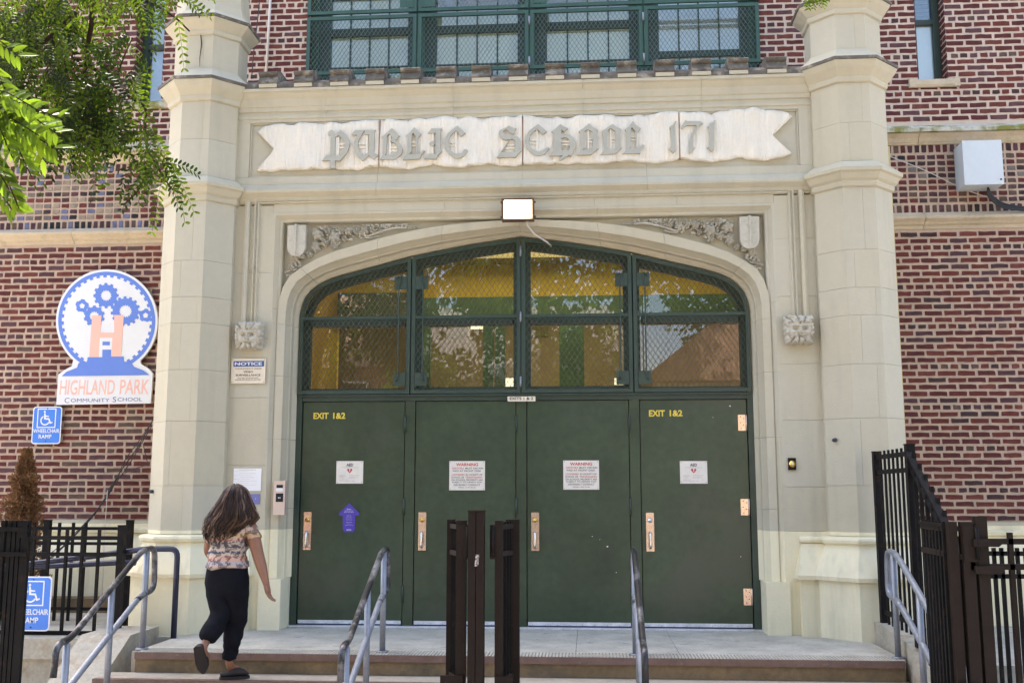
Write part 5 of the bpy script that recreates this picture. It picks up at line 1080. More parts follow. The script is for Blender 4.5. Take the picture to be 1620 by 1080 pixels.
# ------------------------------------------------ street gate: posts and folded leaves
YP = -3.2
t = thing('gate_post', 'tall brown square gate post standing in front of the middle doors', 'post', (-.05, YP, -.62))
for a, b in ((-.097, -.052), (-.048, -.002)): q = MB(); q.box(a, b, YP - .045, YP + .045, -.62, 1.128, BROWNI); q.build('post_half', t)
q = MB(); q.box(-.100, .001, YP - .05, YP + .05, 1.129, 1.139, BROWNI); q.build('cap', t)
a = at(754, 886, YP - .047); q = MB(); q.add([(a.x - .012, YP - .047, a.z - .035), (a.x + .010, YP - .047, a.z - .032), (a.x + .016, YP - .047, a.z + .034), (a.x - .006, YP - .047, a.z + .035)], [(0, 1, 2, 3)], mat('torn_sticker', (.55, .5, .46), .7, col2=(.1, .07, .06), mask=(80, .45, .55))); q.build('torn_sticker', t)
def leaf_gate(label, hx, hy, lx, ly, w1, w2, plate_side, ztop=1.075, n=4):
    t = thing('gate_leaf', label, 'gate', (hx, hy, -.56), 'folded iron gate leaves')
    for (x, y, w_) in ((hx, hy, w1), (lx, ly, w2)): q = MB(); q.box(x - w_ / 2, x + w_ / 2, y - .03, y + .03, -.56, ztop, BROWNI); q.build('stile', t)
    for i in range(n):
        f_ = (i + 1) / (n + 1); x, y = hx + (lx - hx) * f_, hy + (ly - hy) * f_; q = MB(); q.box(x - .011, x + .011, y - .011, y + .011, -.5, ztop - .01, BLACK); q.build('picket', t)
    d = Vector((lx - hx, ly - hy, 0)).normalized() * .02
    for z in (1.035, .872, .125, -.42): rail(t, (hx + d.x, hy + d.y, z), (lx - d.x, ly - d.y, z), .032, .03, BROWNI)
    q = MB(); s = plate_side; q.box(*sorted((hx - s * w1 * .45, hx + s * (w1 * .5 + .03))), hy - .040, hy - .031, .845, 1.05, BROWNI); q.build('hinge_plate', t)
    q = MB(); q.tube([(hx + s * (w1 * .5 + .012), hy - .05, .86), (hx + s * (w1 * .5 + .012), hy - .05, 1.04)], .011, BLACK, 8); q.build('hinge_knuckle', t)
    q = MB(); q.box(min(hx, lx) + .0 - .02, max(hx, lx) + .02, min(hy, ly) - .046, min(hy, ly) - .032, .03, .16, BROWNI); q.build('lock_box', t)
leaf_gate('narrow brown iron gate leaf folded back on the left of the middle post', -.148, YP + .05, -.246, YP + .30, .060, .046, 1)
leaf_gate('narrow brown iron gate leaf folded back on the right of the middle post', .083, YP + .05, .150, YP + .30, .046, .085, -1)
xr = at(1534, 940, YP).x; xm = at(1513, 940, YP).x; xf = at(1467, 900, YP + .55).x
t2 = leaf_gate('wide brown iron gate leaf with pickets folded beside the right gate post', xr, YP, xm, YP + .02, .066, .050, 1, n=0)
t = thing('gate_leaf', 'black picket gate leaf seen edge on behind the right handrail', 'gate', (xf, YP + .55, -.56), 'folded iron gate leaves')
for i in range(7):
    f_ = i / 6; x, y = xm - .03 + (xf - xm + .03) * f_, YP + .06 + .5 * f_; q = MB(); q.box(x - .012, x + .012, y - .012, y + .012, -.56, 1.075, BLACK); q.build('picket', t)
for z in (1.035, .885, -.40): rail(t, (xm - .02, YP + .05, z), (xf - .01, YP + .57, z), .03, .034, BROWNI)
q = MB(); q.bar((xm - .02, YP + .055, 1.055), (xf - .01, YP + .565, 1.055), .05, .02, BLACK, (0, 0, 1)); q.build('top_plate', t)
t = thing('gate_post', 'brown square gate post with two latch arms at the right of the steps', 'post', (2.93, YP, -.62)); x = at(1557, 940, YP).x
q = MB(); q.box(x - .032, x + .032, YP - .032, YP + .032, -.62, 1.108, BROWNI); q.build('shaft', t)
for zz in (.955, .80): q = MB(); q.prism([(x - .06, zz - .022), (x + .08, zz - .022), (x + .10, zz - .006), (x + .10, zz + .022), (x - .06, zz + .022)], YP - .060, YP - .033, BROWNI); q.build('latch_arm', t)
q = MB(); q.box(x - .075, x - .036, YP - .03, YP + .03, .80, 1.0, BLACK); q.build('hinge_block', t)
# left street gate cluster
t = thing('gate_leaf', 'black picket gate leaf folded at the left edge beside the blue ramp sign', 'gate', (at(20, 940, YP).x, YP, -.56), 'folded iron gate leaves')
for px, w_ in ((-30, .03), (-14, .03), (2, .026), (12, .022), (19, .022), (26, .022), (36, .050)):
    x = PX(px, YP) ; q = MB(); zz = at(10, 823, YP).z; q.box(x - w_ / 2, x + w_ / 2, YP - .015 + .003 * px / 10, YP + .015 + .003 * px / 10, -.56, zz, BLACK); q.build('picket', t)
for py in (837, 876): z = at(10, py, YP - .03).z; rail(t, (PX(-40, YP), YP - .03, z), (PX(43, YP), YP - .022, z), .022, .026, BLACK)
rail(t, (PX(-40, YP), YP - .03, -.4), (PX(43, YP), YP - .022, -.4), .03, .026, BLACK)
q = MB(); a, b = at(31, 826, YP - .02), at(43, 850, YP - .02); q.box(a.x, b.x, YP - .026, YP - .0215, b.z, a.z, BLACK); q.build('hinge_plate', t)
# ================================================================== PLANTS
rnd = random.Random(5)
def conifer():
    t = thing('dead_conifer', 'brown dead columnar conifer behind the black fence at the left', 'shrub', (-5.07, .75, -.02))
    c = at(33, 850, .75).x; zt2 = at(33, 712, .75).z
    q = MB(); q.tube([(c, .75, -.02), (c, .75, zt2 - .1)], [.03, .008], BARK, 6); q.build('trunk', t)
    q = MB()
    for _ in range(14000):
        z = rnd.uniform(0, 1) ** .9; zz = .05 + (zt2 - .05) * z; R_ = (.165 * (1 - z ** 2.6) + .018) * (1 + .35 * math.sin(z * 31 + 2 * math.sin(z * 9)) * rnd.random())
        a = rnd.uniform(0, 6.28); rr = R_ * math.sqrt(rnd.uniform(.15, 1.35)) * (1 + .25 * math.sin(a * 4 + z * 20)); p = Vector((c + rr * math.cos(a), .75 + rr * math.sin(a), zz))
        d = Vector((math.cos(a) * .5 + rnd.uniform(-.5, .5), math.sin(a) * .5 + rnd.uniform(-.5, .5), rnd.uniform(.1, 1.1))).normalized() * rnd.uniform(.02, .05)
        s = d.cross(Vector((rnd.uniform(-1, 1), rnd.uniform(-1, 1), rnd.uniform(-1, 1)))).normalized() * rnd.uniform(.004, .009)
        q.add([p - s, p + d * .5 + s * 1.5, p + d, p + d * .4 - s * 1.6], [(0, 1, 2, 3)], BROWNL)
    q.build('needles', t, recalc=False, kind='stuff')
conifer()
# street tree whose branches hang into the picture
TR = thing('street_tree', 'leafy honey locust whose green branches hang over the top left', 'tree', (-5.2, -5.0, -.62))
q = MB(); q.tube(smooth_path([(-5.2, -5.0, -.7), (-5.15, -4.9, 2.2), (-4.9, -4.7, 4.6), (-4.5, -4.5, 6.6)], .8, 5), .17, BARK, 12); q.build('trunk', TR)
def frond_mb(q, base, dirv, L_, n, lw, ll, m, droop=.35, fold=.25):
    d = dirv.normalized(); side = d.cross(Vector((0, 0, 1))); side = side.normalized() if side.length > .1 else Vector((1, 0, 0)); side = d.cross(Vector((rnd.uniform(-.45, .45), -1, rnd.uniform(-.45, .45)))).normalized()
    up = side.cross(d); pts = []
    for i in range(n + 1): f_ = i / n; pts.append(base + d * L_ * f_ + Vector((0, 0, -1)) * droop * L_ * f_ * f_)
    q.tube(pts[::3] + ([pts[-1]] if n % 3 else []), .0011, BARK, 3, False)
    for i in range(1, n + 1):
        t_ = (pts[i] - pts[i - 1]).normalized()
        for s in (-1, 1):
            l = (side * s + t_ * .55 - up * fold + Vector((rnd.uniform(-.18, .18), rnd.uniform(-.18, .18), rnd.uniform(-.18, .18)))).normalized()
            k = ll * (1 - .35 * abs(i / n - .45)) * rnd.uniform(.8, 1.15); w_ = t_ * lw * .5; a = pts[i]
            nrm = l.cross(w_).normalized() * lw * .12
            q.add([a, a + l * k * .35 + w_ + nrm, a + l * k * .8 + w_ * .8 + nrm, a + l * k, a + l * k * .8 - w_ * .8 + nrm, a + l * k * .35 - w_ + nrm, a + l * k * .55], [(0, 1, 6), (1, 2, 6), (2, 3, 6), (3, 4, 6), (4, 5, 6), (5, 0, 6)], m)
tw = [  # px polylines, depth, radius
 ([(-90, -60), (60, -40), (145, -8), (146, 35), (138, 75), (137, 100), (130, 130), (115, 155)], -4.3, .012),
 ([(137, 100), (160, 118), (188, 142), (212, 158), (232, 168), (229, 200), (234, 235), (232, 270), (222, 300), (195, 325)], -4.3, .006),
 ([(120, 20), (95, 45), (60, 75), (30, 95), (-20, 100)], -4.4, .009), ([(80, 60), (110, 110), (140, 160), (165, 215), (185, 250)], -4.2, .006),
 ([(-60, 120), (20, 140), (70, 170), (110, 195), (150, 240)], -4.5, .008), ([(145, -8), (200, -15), (250, 10), (280, 30), (300, 50)], -4.2, .006),
 ([(188, 142), (185, 120), (200, 80), (210, 60)], -4.3, .004), ([(232, 235), (255, 275), (272, 300), (290, 308)], -4.3, .004)]
for pl, Y, r in tw:
    P_ = smooth_path([at(x, y, Y + rnd.uniform(-.05, .05)) for x, y in pl], .12, 3); q = MB(); N = len(P_); q.tube(P_, [r * 1.7 * (1 - .6 * i / N) for i in range(N)], BARK, 6); q.build('branch', TR)
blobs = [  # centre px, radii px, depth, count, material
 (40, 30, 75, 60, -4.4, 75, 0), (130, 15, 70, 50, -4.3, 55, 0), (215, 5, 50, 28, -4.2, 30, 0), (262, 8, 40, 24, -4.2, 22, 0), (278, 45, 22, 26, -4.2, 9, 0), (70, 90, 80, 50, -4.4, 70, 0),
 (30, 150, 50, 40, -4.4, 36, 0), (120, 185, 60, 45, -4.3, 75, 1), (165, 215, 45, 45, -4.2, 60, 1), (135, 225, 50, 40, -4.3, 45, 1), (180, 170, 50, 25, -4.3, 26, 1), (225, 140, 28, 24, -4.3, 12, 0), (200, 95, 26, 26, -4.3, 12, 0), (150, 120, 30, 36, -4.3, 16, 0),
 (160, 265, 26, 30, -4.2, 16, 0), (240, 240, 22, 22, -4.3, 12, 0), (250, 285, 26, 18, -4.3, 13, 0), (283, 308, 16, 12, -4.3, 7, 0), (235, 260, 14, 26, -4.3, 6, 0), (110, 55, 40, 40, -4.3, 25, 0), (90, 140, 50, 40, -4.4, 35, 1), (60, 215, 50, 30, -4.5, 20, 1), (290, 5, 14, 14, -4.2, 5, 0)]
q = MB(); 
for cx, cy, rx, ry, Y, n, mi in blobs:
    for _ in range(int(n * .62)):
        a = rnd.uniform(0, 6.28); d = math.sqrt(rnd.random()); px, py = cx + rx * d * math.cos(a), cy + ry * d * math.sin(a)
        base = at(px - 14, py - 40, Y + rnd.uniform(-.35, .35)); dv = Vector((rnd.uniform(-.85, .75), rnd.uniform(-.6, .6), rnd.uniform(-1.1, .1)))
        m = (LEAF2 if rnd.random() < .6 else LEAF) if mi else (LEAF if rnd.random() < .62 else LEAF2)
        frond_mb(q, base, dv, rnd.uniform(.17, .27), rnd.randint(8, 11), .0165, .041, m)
for _ in range(16):
    base = at(rnd.uniform(1268, 1312), rnd.uniform(-30, -14), -4.2); frond_mb(q, base, Vector((rnd.uniform(-.5, .5), rnd.uniform(-.3, .3), -1)), rnd.uniform(.06, .10), 7, .010, .024, LEAF)
q.build('foliage', TR, recalc=False, kind='stuff')
q = MB(); q.tube(smooth_path([at(-90, -60, -4.3), at(400, -190, -4.3), at(900, -170, -4.25), at(1290, -45, -4.2)], .3, 5), .008, BARK, 6); q.build('branch', TR)
# closer tree with large bright leaflets
T2 = thing('near_tree', 'bright yellow-green leaf sprays of a nearer tree at the left edge', 'tree', (-4.2, -6.6, -.62))
q = MB(); q.tube(smooth_path([(-4.2, -6.6, -.7), (-4.15, -6.5, 1.5), (-3.9, -6.3, 3.6), (-3.4, -6.2, 5.2)], .6, 5), .11, BARK, 10); q.build('trunk', T2)
def big_leaf_mesh(m):
    vs = [(0, 0, 0)]; L_, W_ = 1.0, .34; n = 7; top = []; bot = []
    for i in range(1, n):
        f_ = i / n; w_ = W_ * .5 * math.sin(PI * f_ ** .8) ** .8; top.append((f_, w_, .05 * w_ * 4 - .15 * f_ * f_)); bot.append((f_, -w_, .05 * w_ * 4 - .15 * f_ * f_))
    mid = [(i / n, 0, -.15 * (i / n) ** 2) for i in range(1, n)]; tip = (1, 0, -.15)
    V_ = [(0, 0, 0)] + top + mid + bot + [tip]; k = n - 1; F = []
    T_, M_, Bo = (lambda i: 1 + i), (lambda i: 1 + k + i), (lambda i: 1 + 2 * k + i); E_ = 1 + 3 * k
    F += [(0, M_(0), T_(0)), (0, Bo(0), M_(0)), (T_(k - 1), M_(k - 1), E_), (M_(k - 1), Bo(k - 1), E_)]
    for i in range(k - 1): F += [(T_(i), M_(i), M_(i + 1), T_(i + 1)), (M_(i), Bo(i), Bo(i + 1), M_(i + 1))]
    me = bpy.data.meshes.new('leaf'); me.from_pydata(V_, [], F); me.materials.append(m); me.polygons.foreach_set('use_smooth', [True] * len(F)); return me
BL = [big_leaf_mesh(m) for m in (LEAFF, LEAFF, LEAFY, LEAF)]
sprays = [((-60, 60), (36, 95)), ((-60, 150), (60, 175)), ((-40, 170), (95, 215)), ((-50, 190), (30, 330)), ((-40, 150), (75, 260)), ((-60, 230), (15, 300)), ((-50, 200), (92, 238)), ((-60, 120), (20, 250)), ((-30, 160), (50, 280)), ((-70, 60), (20, 160)), ((-70, 260), (24, 338)), ((-50, 175), (100, 190)), ((-60, 185), (62, 215))]
Y0 = -6.35
for si, (a, b) in enumerate(sprays):
    Y = Y0 + rnd.uniform(-.2, .2); pa, pb = at(a[0], a[1], Y), at(b[0], b[1], Y + rnd.uniform(-.1, .1)); mid = (pa + pb) / 2 + Vector((0, 0, .05)); P_ = smooth_path([pa, mid, pb], .3, 6)
    q = MB(); q.tube(P_, .0022, BARK, 4); BRN = q.build('twig', T2)
    seglen = (pb - pa).length; n = int(seglen / .022)
    for i in range(n):
        f_ = .15 + .85 * i / n; p = pa * (1 - f_) ** 2 + mid * 2 * f_ * (1 - f_) + pb * f_ * f_; d = (pb - pa).normalized()
        for s in (-1, 1):
            if at(0, 0, Y).x - .12 > p.x: continue
            ax = (Vector((d.z, 0, -d.x)) * s + d * .7 + Vector((0, rnd.uniform(-.6, .6), -.45))).normalized()
            o = bpy.data.objects.new('leaf', BL[2] if (a[0] + p.x * 40 < -170 and rnd.random() < .5) else BL[rnd.choice((0, 1, 1, 0, 3) if si != 3 and si != 10 else (0, 3, 3))]); COL.objects.link(o); o.parent = BRN
            z_ = Vector((rnd.uniform(-.5, .5), -1 + rnd.uniform(-.5, .5), rnd.uniform(-.1, .9))); y_ = z_.cross(ax).normalized(); z_ = ax.cross(y_)
            s_ = rnd.uniform(.045, .070); M3 = Matrix((ax, y_, z_)).transposed() * s_; o.matrix_local = Matrix.Translation(p - ROOT[T2.name]) @ M3.to_4x4()
# ------------------------------------------------ across the street (mirrored in the glass)
def far_tree(x, y, zc, r, rz, label, seed, n=15000):
    rn = random.Random(seed); t = thing('street_tree', label, 'tree', (x, y, -.62), 'trees across the street')
    q = MB(); q.tube([(x, y, -.7), (x + .1, y, zc * .5), (x, y + .2, zc)], [.26, .2, .1], BARK, 8); q.build('trunk', t)
    q = MB(); cl = [(rn.uniform(-1, 1) * r * .8, rn.uniform(-1, 1) * r * .5, rn.uniform(-.85, .9) * rz, rn.uniform(.25, .45) * r) for _ in range(34)]
    for _ in range(n):
        c = rn.choice(cl); a = Vector((rn.gauss(0, 1), rn.gauss(0, 1), rn.gauss(0, 1))).normalized() * c[3] * rn.uniform(.5, 1.08); p = Vector((x + c[0], y + c[1], max(.4, zc + c[2]))) + a
        u = Vector((rn.uniform(-1, 1), rn.uniform(-1, 1), rn.uniform(-1, 1))).normalized() * .12; v = u.orthogonal().normalized() * .08
        q.add([p - u, p - v, p + u, p + v], [(0, 1, 2, 3)], LEAFF if rn.random() < .4 else LEAF)
    q.build('crown', t, recalc=False, kind='stuff')
far_tree(-6.4, -17.5, 8.0, 3.6, 6.5, 'tree across the street mirrored in the left transom panes', 1); far_tree(-.6, -19, 8.0, 3.2, 6.8, 'tree across the street mirrored in the middle transom panes', 2); far_tree(7.2, -24.5, 12.0, 5.0, 5.0, 'tall tree across the street mirrored high in the right panes', 4)
def house(x0, x1, y, h, label, wallc, roofc, gable=False):
    t = thing('row_house', label, 'house', ((x0 + x1) / 2, y, -.62), 'houses across the street')
    q = MB(); q.box(x0, x1, y - 8, y, -.62, h, wallc); q.build('wall', t)
    q = MB()
    if gable: q.prism([(x0 - .5, h + .01), (x0 + 1.9, h + 1.9), (x1 + .5, h + 1.9), (x1 + .5, h + .01)], y - 8.4, y + .4, roofc)
    else: q.prismx([(y + .5, h + .01), (y - 4, h + 3.2), (y - 8.5, h + .01)], x0 - .3, x1 + .3, roofc)
    q.build('roof', t)
    n = int((x1 - x0) / 2.2)
    for k in range(n):
        for zz in (.6, 3.3):
            cx = x0 + (k + .5) * (x1 - x0) / n
            if zz + 1.6 > h: continue
            q = MB(); q.box(cx - .55, cx + .55, y + .002, y + .06, zz, zz + 1.5, WHITE); q.box(cx - .47, cx + .47, y + .061, y + .065, zz + .08, zz + 1.42, DARK); q.build('window', t)
HW = mat('pale_stucco', (.62, .54, .42), .9, var=.1); HB = mat('tan_brick_far', (.36, .22, .15), .9, var=.15); RT = mat('terracotta_roof', (.30, .185, .12), .85, var=.25, vscale=3); RG = mat('grey_roof', (.2, .19, .18), .9, var=.2)
house(2.7, 12, -21, 4.6, 'cream house with terracotta roof mirrored in the rightmost transom pane', HW, RT, True); house(-14, -5.5, -22, 5.2, 'tan brick house mirrored in the leftmost transom pane', HB, RT); house(-5, 1.7, -22.5, 4.8, 'pale house mirrored between the trees in the middle panes', HW, RG)
# ================================================================== THE WOMAN
SKIN = mat('skin', (.25, .112, .062), .5, var=.06, vscale=20, coords='obj')
PANTS = mat('black_trousers', (.008, .008, .011), .95, var=.2, vscale=10, bump=.4, bscale=18, spec=.15)
SHOE = mat('dark_clogs', (.014, .009, .008), .7, var=.2, vscale=20)
HAIR = mat('dark_hair', (.020, .010, .007), .45, var=.4, vscale=30, spec=.3); HAIR2 = mat('brown_streak_hair', (.095, .050, .030), .45, var=.3, vscale=30, spec=.3)
def shirt_mat():
    m = mat('patterned_shirt', (.7, .6, .55), .85, var=.02); n = m.node_tree; L = n.links; b = n.nodes['Principled BSDF']
    g = n.nodes.new('ShaderNodeNewGeometry'); sx = n.nodes.new('ShaderNodeSeparateXYZ'); L.new(g.outputs['Position'], sx.inputs[0])
    wv = n.nodes.new('ShaderNodeTexNoise'); wv.inputs['Scale'].default_value = 5; L.new(g.outputs['Position'], wv.inputs['Vector'])
    ad = n.nodes.new('ShaderNodeMath'); ad.operation = 'MULTIPLY_ADD'; ad.inputs[1].default_value = .06; L.new(wv.outputs['Fac'], ad.inputs[0]); L.new(sx.outputs[2], ad.inputs[2])
    mr = n.nodes.new('ShaderNodeMapRange'); mr.inputs[1].default_value = .70; mr.inputs[2].default_value = 1.20; L.new(ad.outputs[0], mr.inputs[0])
    cr = n.nodes.new('ShaderNodeValToRGB'); cr.color_ramp.interpolation = 'CONSTANT'; e = cr.color_ramp.elements
    st = [(0, (.50, .36, .33)), (.06, (.30, .29, .36)), (.12, (.66, .22, .10)), (.18, (.56, .40, .28)), (.23, (.07, .09, .17)), (.27, (.50, .42, .34)), (.32, (.08, .07, .07)), (.42, (.42, .10, .05)), (.48, (.50, .28, .03)), (.54, (.50, .30, .22)), (.62, (.16, .12, .12)), (.68, (.50, .34, .28)), (.78, (.17, .12, .13)), (.86, (.50, .34, .28))]
    e[0].position = 0; e[0].color = (*st[0][1], 1); e[1].position = st[1][0]; e[1].color = (*st[1][1], 1)
    for p, c in st[2:]: x = e.new(p); x.color = (*c, 1)
    L.new(mr.outputs[0], cr.inputs[0])
    vo = n.nodes.new('ShaderNodeTexVoronoi'); vo.inputs['Scale'].default_value = 95; L.new(g.outputs['Position'], vo.inputs['Vector'])
    m1 = n.nodes.new('ShaderNodeMapRange'); m1.inputs[1].default_value = .30; m1.inputs[2].default_value = .36; m1.inputs[3].default_value = 0; m1.inputs[4].default_value = .75; L.new(vo.outputs['Distance'], m1.inputs[0])
    v2 = n.nodes.new('ShaderNodeMix'); v2.data_type = 'RGBA'; L.new(m1.outputs[0], v2.inputs[0]); L.new(cr.outputs[0], v2.inputs[6]); 
    inv = n.nodes.new('ShaderNodeMix'); inv.data_type = 'RGBA'; n3 = n.nodes.new('ShaderNodeTexNoise'); n3.inputs['Scale'].default_value = 28; L.new(g.outputs['Position'], n3.inputs['Vector'])
    m3 = n.nodes.new('ShaderNodeMapRange'); m3.inputs[1].default_value = .47; m3.inputs[2].default_value = .53; L.new(n3.outputs['Fac'], m3.inputs[0]); L.new(m3.outputs[0], inv.inputs[0]); inv.inputs[6].default_value = (.52, .40, .32, 1); inv.inputs[7].default_value = (.05, .045, .055, 1)
    L.new(inv.outputs[2], v2.inputs[7]); L.new(v2.outputs[2], b.inputs['Base Color']); return m
SHIRT = shirt_mat()
WY = -1.66
def wpt(px, py, Y=WY): return at(px, py, Y)
def skin_mesh(name, chains, m, parent, subd=2, root=0):
    """chains: lists of (point, radius); a chain's first entry may be an index (int) of an earlier vertex it grows from"""
    vs, es, rs = [], [], []
    for ch in chains:
        prev = None
        for it in ch:
            if isinstance(it, int): prev = it; continue
            p, r = it; vs.append(tuple(p)); rs.append(r if isinstance(r, tuple) else (r, r))
            if prev is not None: es.append((prev, len(vs) - 1))
            prev = len(vs) - 1
    me = bpy.data.meshes.new(name); me.from_pydata(vs, es, []); o = bpy.data.objects.new(name, me); COL.objects.link(o)
    o.modifiers.new('s', 'SKIN'); sv = me.skin_vertices[0].data
    for i, r in enumerate(rs): sv[i].radius = r; sv[i].use_root = (i == root)
    sb = o.modifiers.new('d', 'SUBSURF'); sb.levels = subd; sb.render_levels = subd
    v2, f2 = mesh_of(o); bpy.data.meshes.remove(me)
    q = MB(); q.add(v2, f2, m, True); return q
W = thing('person', 'woman with long wavy brown hair, patterned tee and black trousers climbing the steps', 'person', tuple(wpt(365, 1070, -1.62)))
J = dict(head=wpt(374, 789), neck=wpt(368, 815, WY + .02), chest=wpt(366, 838), waist=wpt(360, 880), pelv=wpt(359, 907), lsh=wpt(337, 832), rsh=wpt(396, 829), rel=wpt(408, 876, WY - .02), rwr=wpt(421, 922, WY - .06), lel=wpt(328, 872, WY + .10), lwr=wpt(345, 896, WY + .28),
    lhip=wpt(341, 915), rhip=wpt(378, 915), lkn=wpt(349, 972, WY - .03), lan=wpt(325, 1016, WY - .20), rkn=wpt(373, 985, WY + .05), ran=wpt(362, 1047, WY + .02))
ch = [[(J['pelv'], (.13, .11)), (J['waist'], (.12, .10)), (J['chest'], (.13, .10)), (J['neck'], .050), (J['neck'] * .5 + J['head'] * .5, .048), (J['head'] + Vector((0, .01, .0)), (.078, .085)), (J['head'] + Vector((0, 0, .05)), (.070, .08))],
      [2, (J['rsh'], .052), (J['rsh'] * .5 + J['rel'] * .5, .056), (J['rel'], .048), (J['rel'] * .6 + J['rwr'] * .4, .045), (J['rwr'] * .8 + J['rel'] * .2, .032), (J['rwr'], .027), (J['rwr'] + (J['rwr'] - J['rel']).normalized() * .03, .024)],
      [2, (J['lsh'], .048), (J['lel'] * .5 + J['lsh'] * .5, .042), (J['lel'], .034), (J['lwr'], .022)],
      [0, (J['rhip'], .085), (J['rkn'], .06), (J['rkn'] * .3 + J['ran'] * .7, .036), (J['ran'], .030), (J['ran'] + Vector((.01, .04, -.05)), .034), (J['ran'] + Vector((.05, .10, -.066)), .026)],
      [0, (J['lhip'], .085), (J['lkn'], .06), (J['lkn'] * .3 + J['lan'] * .7, .036), (J['lan'], .030), (J['lan'] + Vector((-.01, -.035, -.05)), .034), (J['lan'] + Vector((.01, .05, -.12)), .025)]]
q = skin_mesh('body', ch, SKIN, W)
from mathutils import noise as mnoise
def wrinkle(q, amp, sx, sz, zfun=None):
    me = bpy.data.meshes.new('t'); me.from_pydata(q.v, [], q.f); bm = bmesh.new(); bm.from_mesh(me); bmesh.ops.recalc_face_normals(bm, faces=bm.faces); bm.normal_update()
    out = []
    for v in bm.verts:
        k = amp * (zfun(v.co) if zfun else 1); c = v.co; n1 = mnoise.noise(Vector((c.x * sx + c.z * sx * .5, c.y * sx, c.z * sz))); n2 = abs(mnoise.noise(Vector((c.x * sx * .4 - c.z * 6, c.y * 8, c.z * sz * 1.6 + c.x * 14))))
        out.append(tuple(v.co + v.normal * k * (n1 * 1.2 - n2 * 1.6)))
    bm.free(); bpy.data.meshes.remove(me); q.v = out; return q
# hands
def hand(q, wr, dirv, thumb, sc=1.0):
    q0 = q; q = MB()
    d = dirv.normalized(); side = Vector((0, -1, 0)); side = (side - d * side.dot(d)).normalized(); nrm = d.cross(side)
    palm = wr
    h = skin_mesh('palm', [[(wr - d * .03, (.022, .020)), (wr, (.024, .020)), (wr + d * .03, (.031, .019)), (wr + d * .065, (.030, .016)), (wr + d * .080, (.026, .013))]], SKIN, None, 2); q.add(h.v, h.f, SKIN, True)
    for k, (o_, l1) in enumerate(((-.027, .068), (-.009, .076), (.009, .070), (.026, .056))):
        b = wr + d * .070 + side * o_; c1 = b + (d * .9 + nrm * thumb * .22).normalized() * l1 * .45; c2 = c1 + (d * .8 + nrm * thumb * .5).normalized() * l1 * .32; c3 = c2 + (d * .6 + nrm * thumb * .8).normalized() * l1 * .25
        f = skin_mesh('finger', [[(b - d * .02, .0085), (b, .0085), (c1, .008), (c2, .0072), (c3, .006)]], SKIN, None, 1); q.add(f.v, f.f, SKIN, True)
    b = wr + d * .018 + side * .022; c1 = b + (d * .6 + side * .7 + nrm * thumb * .3).normalized() * .034; c2 = c1 + (d * .95 + side * .15 + nrm * thumb * .3).normalized() * .028
    f = skin_mesh('thumb', [[(b - side * .012, .010), (b, .0105), (c1, .009), (c2, .0075)]], SKIN, None, 1); q.add(f.v, f.f, SKIN, True)
    q0.add([wr + (Vector(v) - wr) * sc for v in q.v], q.f, SKIN, True)
hand(q, J['rwr'], wpt(427, 950, WY - .07) - J['rwr'], -1, 1.1); hand(q, J['lwr'], Vector((.3, .6, -.3)), 1)
# face features (she looks towards the doors)
hc = J['head'] + Vector((0, .0, .0)); q.ball(hc + Vector((0, .088, -.012)), (.012, .018, .016), SKIN, 8, 6)
for s in (-1, 1): q.ball(hc + Vector((s * .078, .0, -.005)), (.010, .018, .026), SKIN, 8, 6)
BODY = q.build('body', W)
for s in (-1, 1):
    e = MB(); e.ball(hc + Vector((s * .028, .075, .012)), .0115, WHITE, 8, 6); e.ball(hc + Vector((s * .028, .083, .012)), .006, DARK, 8, 6); e.build('eye', W)
e = MB(); e.ball(hc + Vector((0, .078, -.046)), (.022, .010, .006), mat('lips', (.45, .14, .11), .5), 8, 6); e.build('mouth', W)
# trousers, shirt
p = J; up = Vector((0, 0, 1))
q = skin_mesh('t', [[(p['pelv'] + up * .12, (.150, .110)), (p['pelv'] + up * .04, (.176, .128)), (p['pelv'] - up * .03, (.190, .150)), (p['pelv'] - up * .09, (.165, .13))], [3, (p['rhip'] - up * .10, (.108, .112)), (p['rkn'] + up * .06, (.092, .092)), (p['rkn'] - up * .02, (.084, .085)), (p['rkn'] * .5 + p['ran'] * .5, (.078, .078)), (p['ran'] + up * .05, (.070, .068)), (p['ran'] + up * .005, (.066, .064))],
    [3, (p['lhip'] - up * .10, (.108, .112)), (p['lkn'] + up * .06, (.095, .095)), (p['lkn'] - up * .01, (.092, .09)), (p['lkn'] * .45 + p['lan'] * .55, (.088, .085)), (p['lan'] + up * .045 + Vector((.012, .02, 0)), (.084, .078)), (p['lan'] + up * .012, (.064, .062))]], PANTS, W, 3)
wrinkle(q, .009, 8, 9, lambda c: .6 + .8 * (abs(c.z - p['rkn'].z) < .12) * (1 - abs(c.z - p['rkn'].z) / .12) + 1.0 * (c.z < p['ran'].z + .16)); q.build('trousers', W)
q = skin_mesh('s', [[(p['pelv'] + up * .028, (.200, .152)), (p['pelv'] + up * .065, (.190, .145)), (p['waist'] + up * .0, (.165, .128)), (p['waist'] + up * .07, (.170, .125)), (p['chest'] - up * .03, (.172, .120)), (p['chest'] + up * .05, (.150, .095)), (p['neck'] + up * .0, (.075, .065))],
    [4, (p['rsh'] + Vector((.0, 0, -.005)), (.075, .072)), (p['rsh'] * .55 + p['rel'] * .45 + Vector((.0, 0, .0)), (.068, .064)), (p['rsh'] * .42 + p['rel'] * .58, (.066, .062))], [4, (p['lsh'] + Vector((.01, 0, -.005)), (.07, .07)), (p['lsh'] * .50 + p['lel'] * .50, (.060, .06)), (p['lsh'] * .42 + p['lel'] * .58, (.058, .06))]], SHIRT, W, 3)
wrinkle(q, .012, 10, 16); q.build('shirt', W)
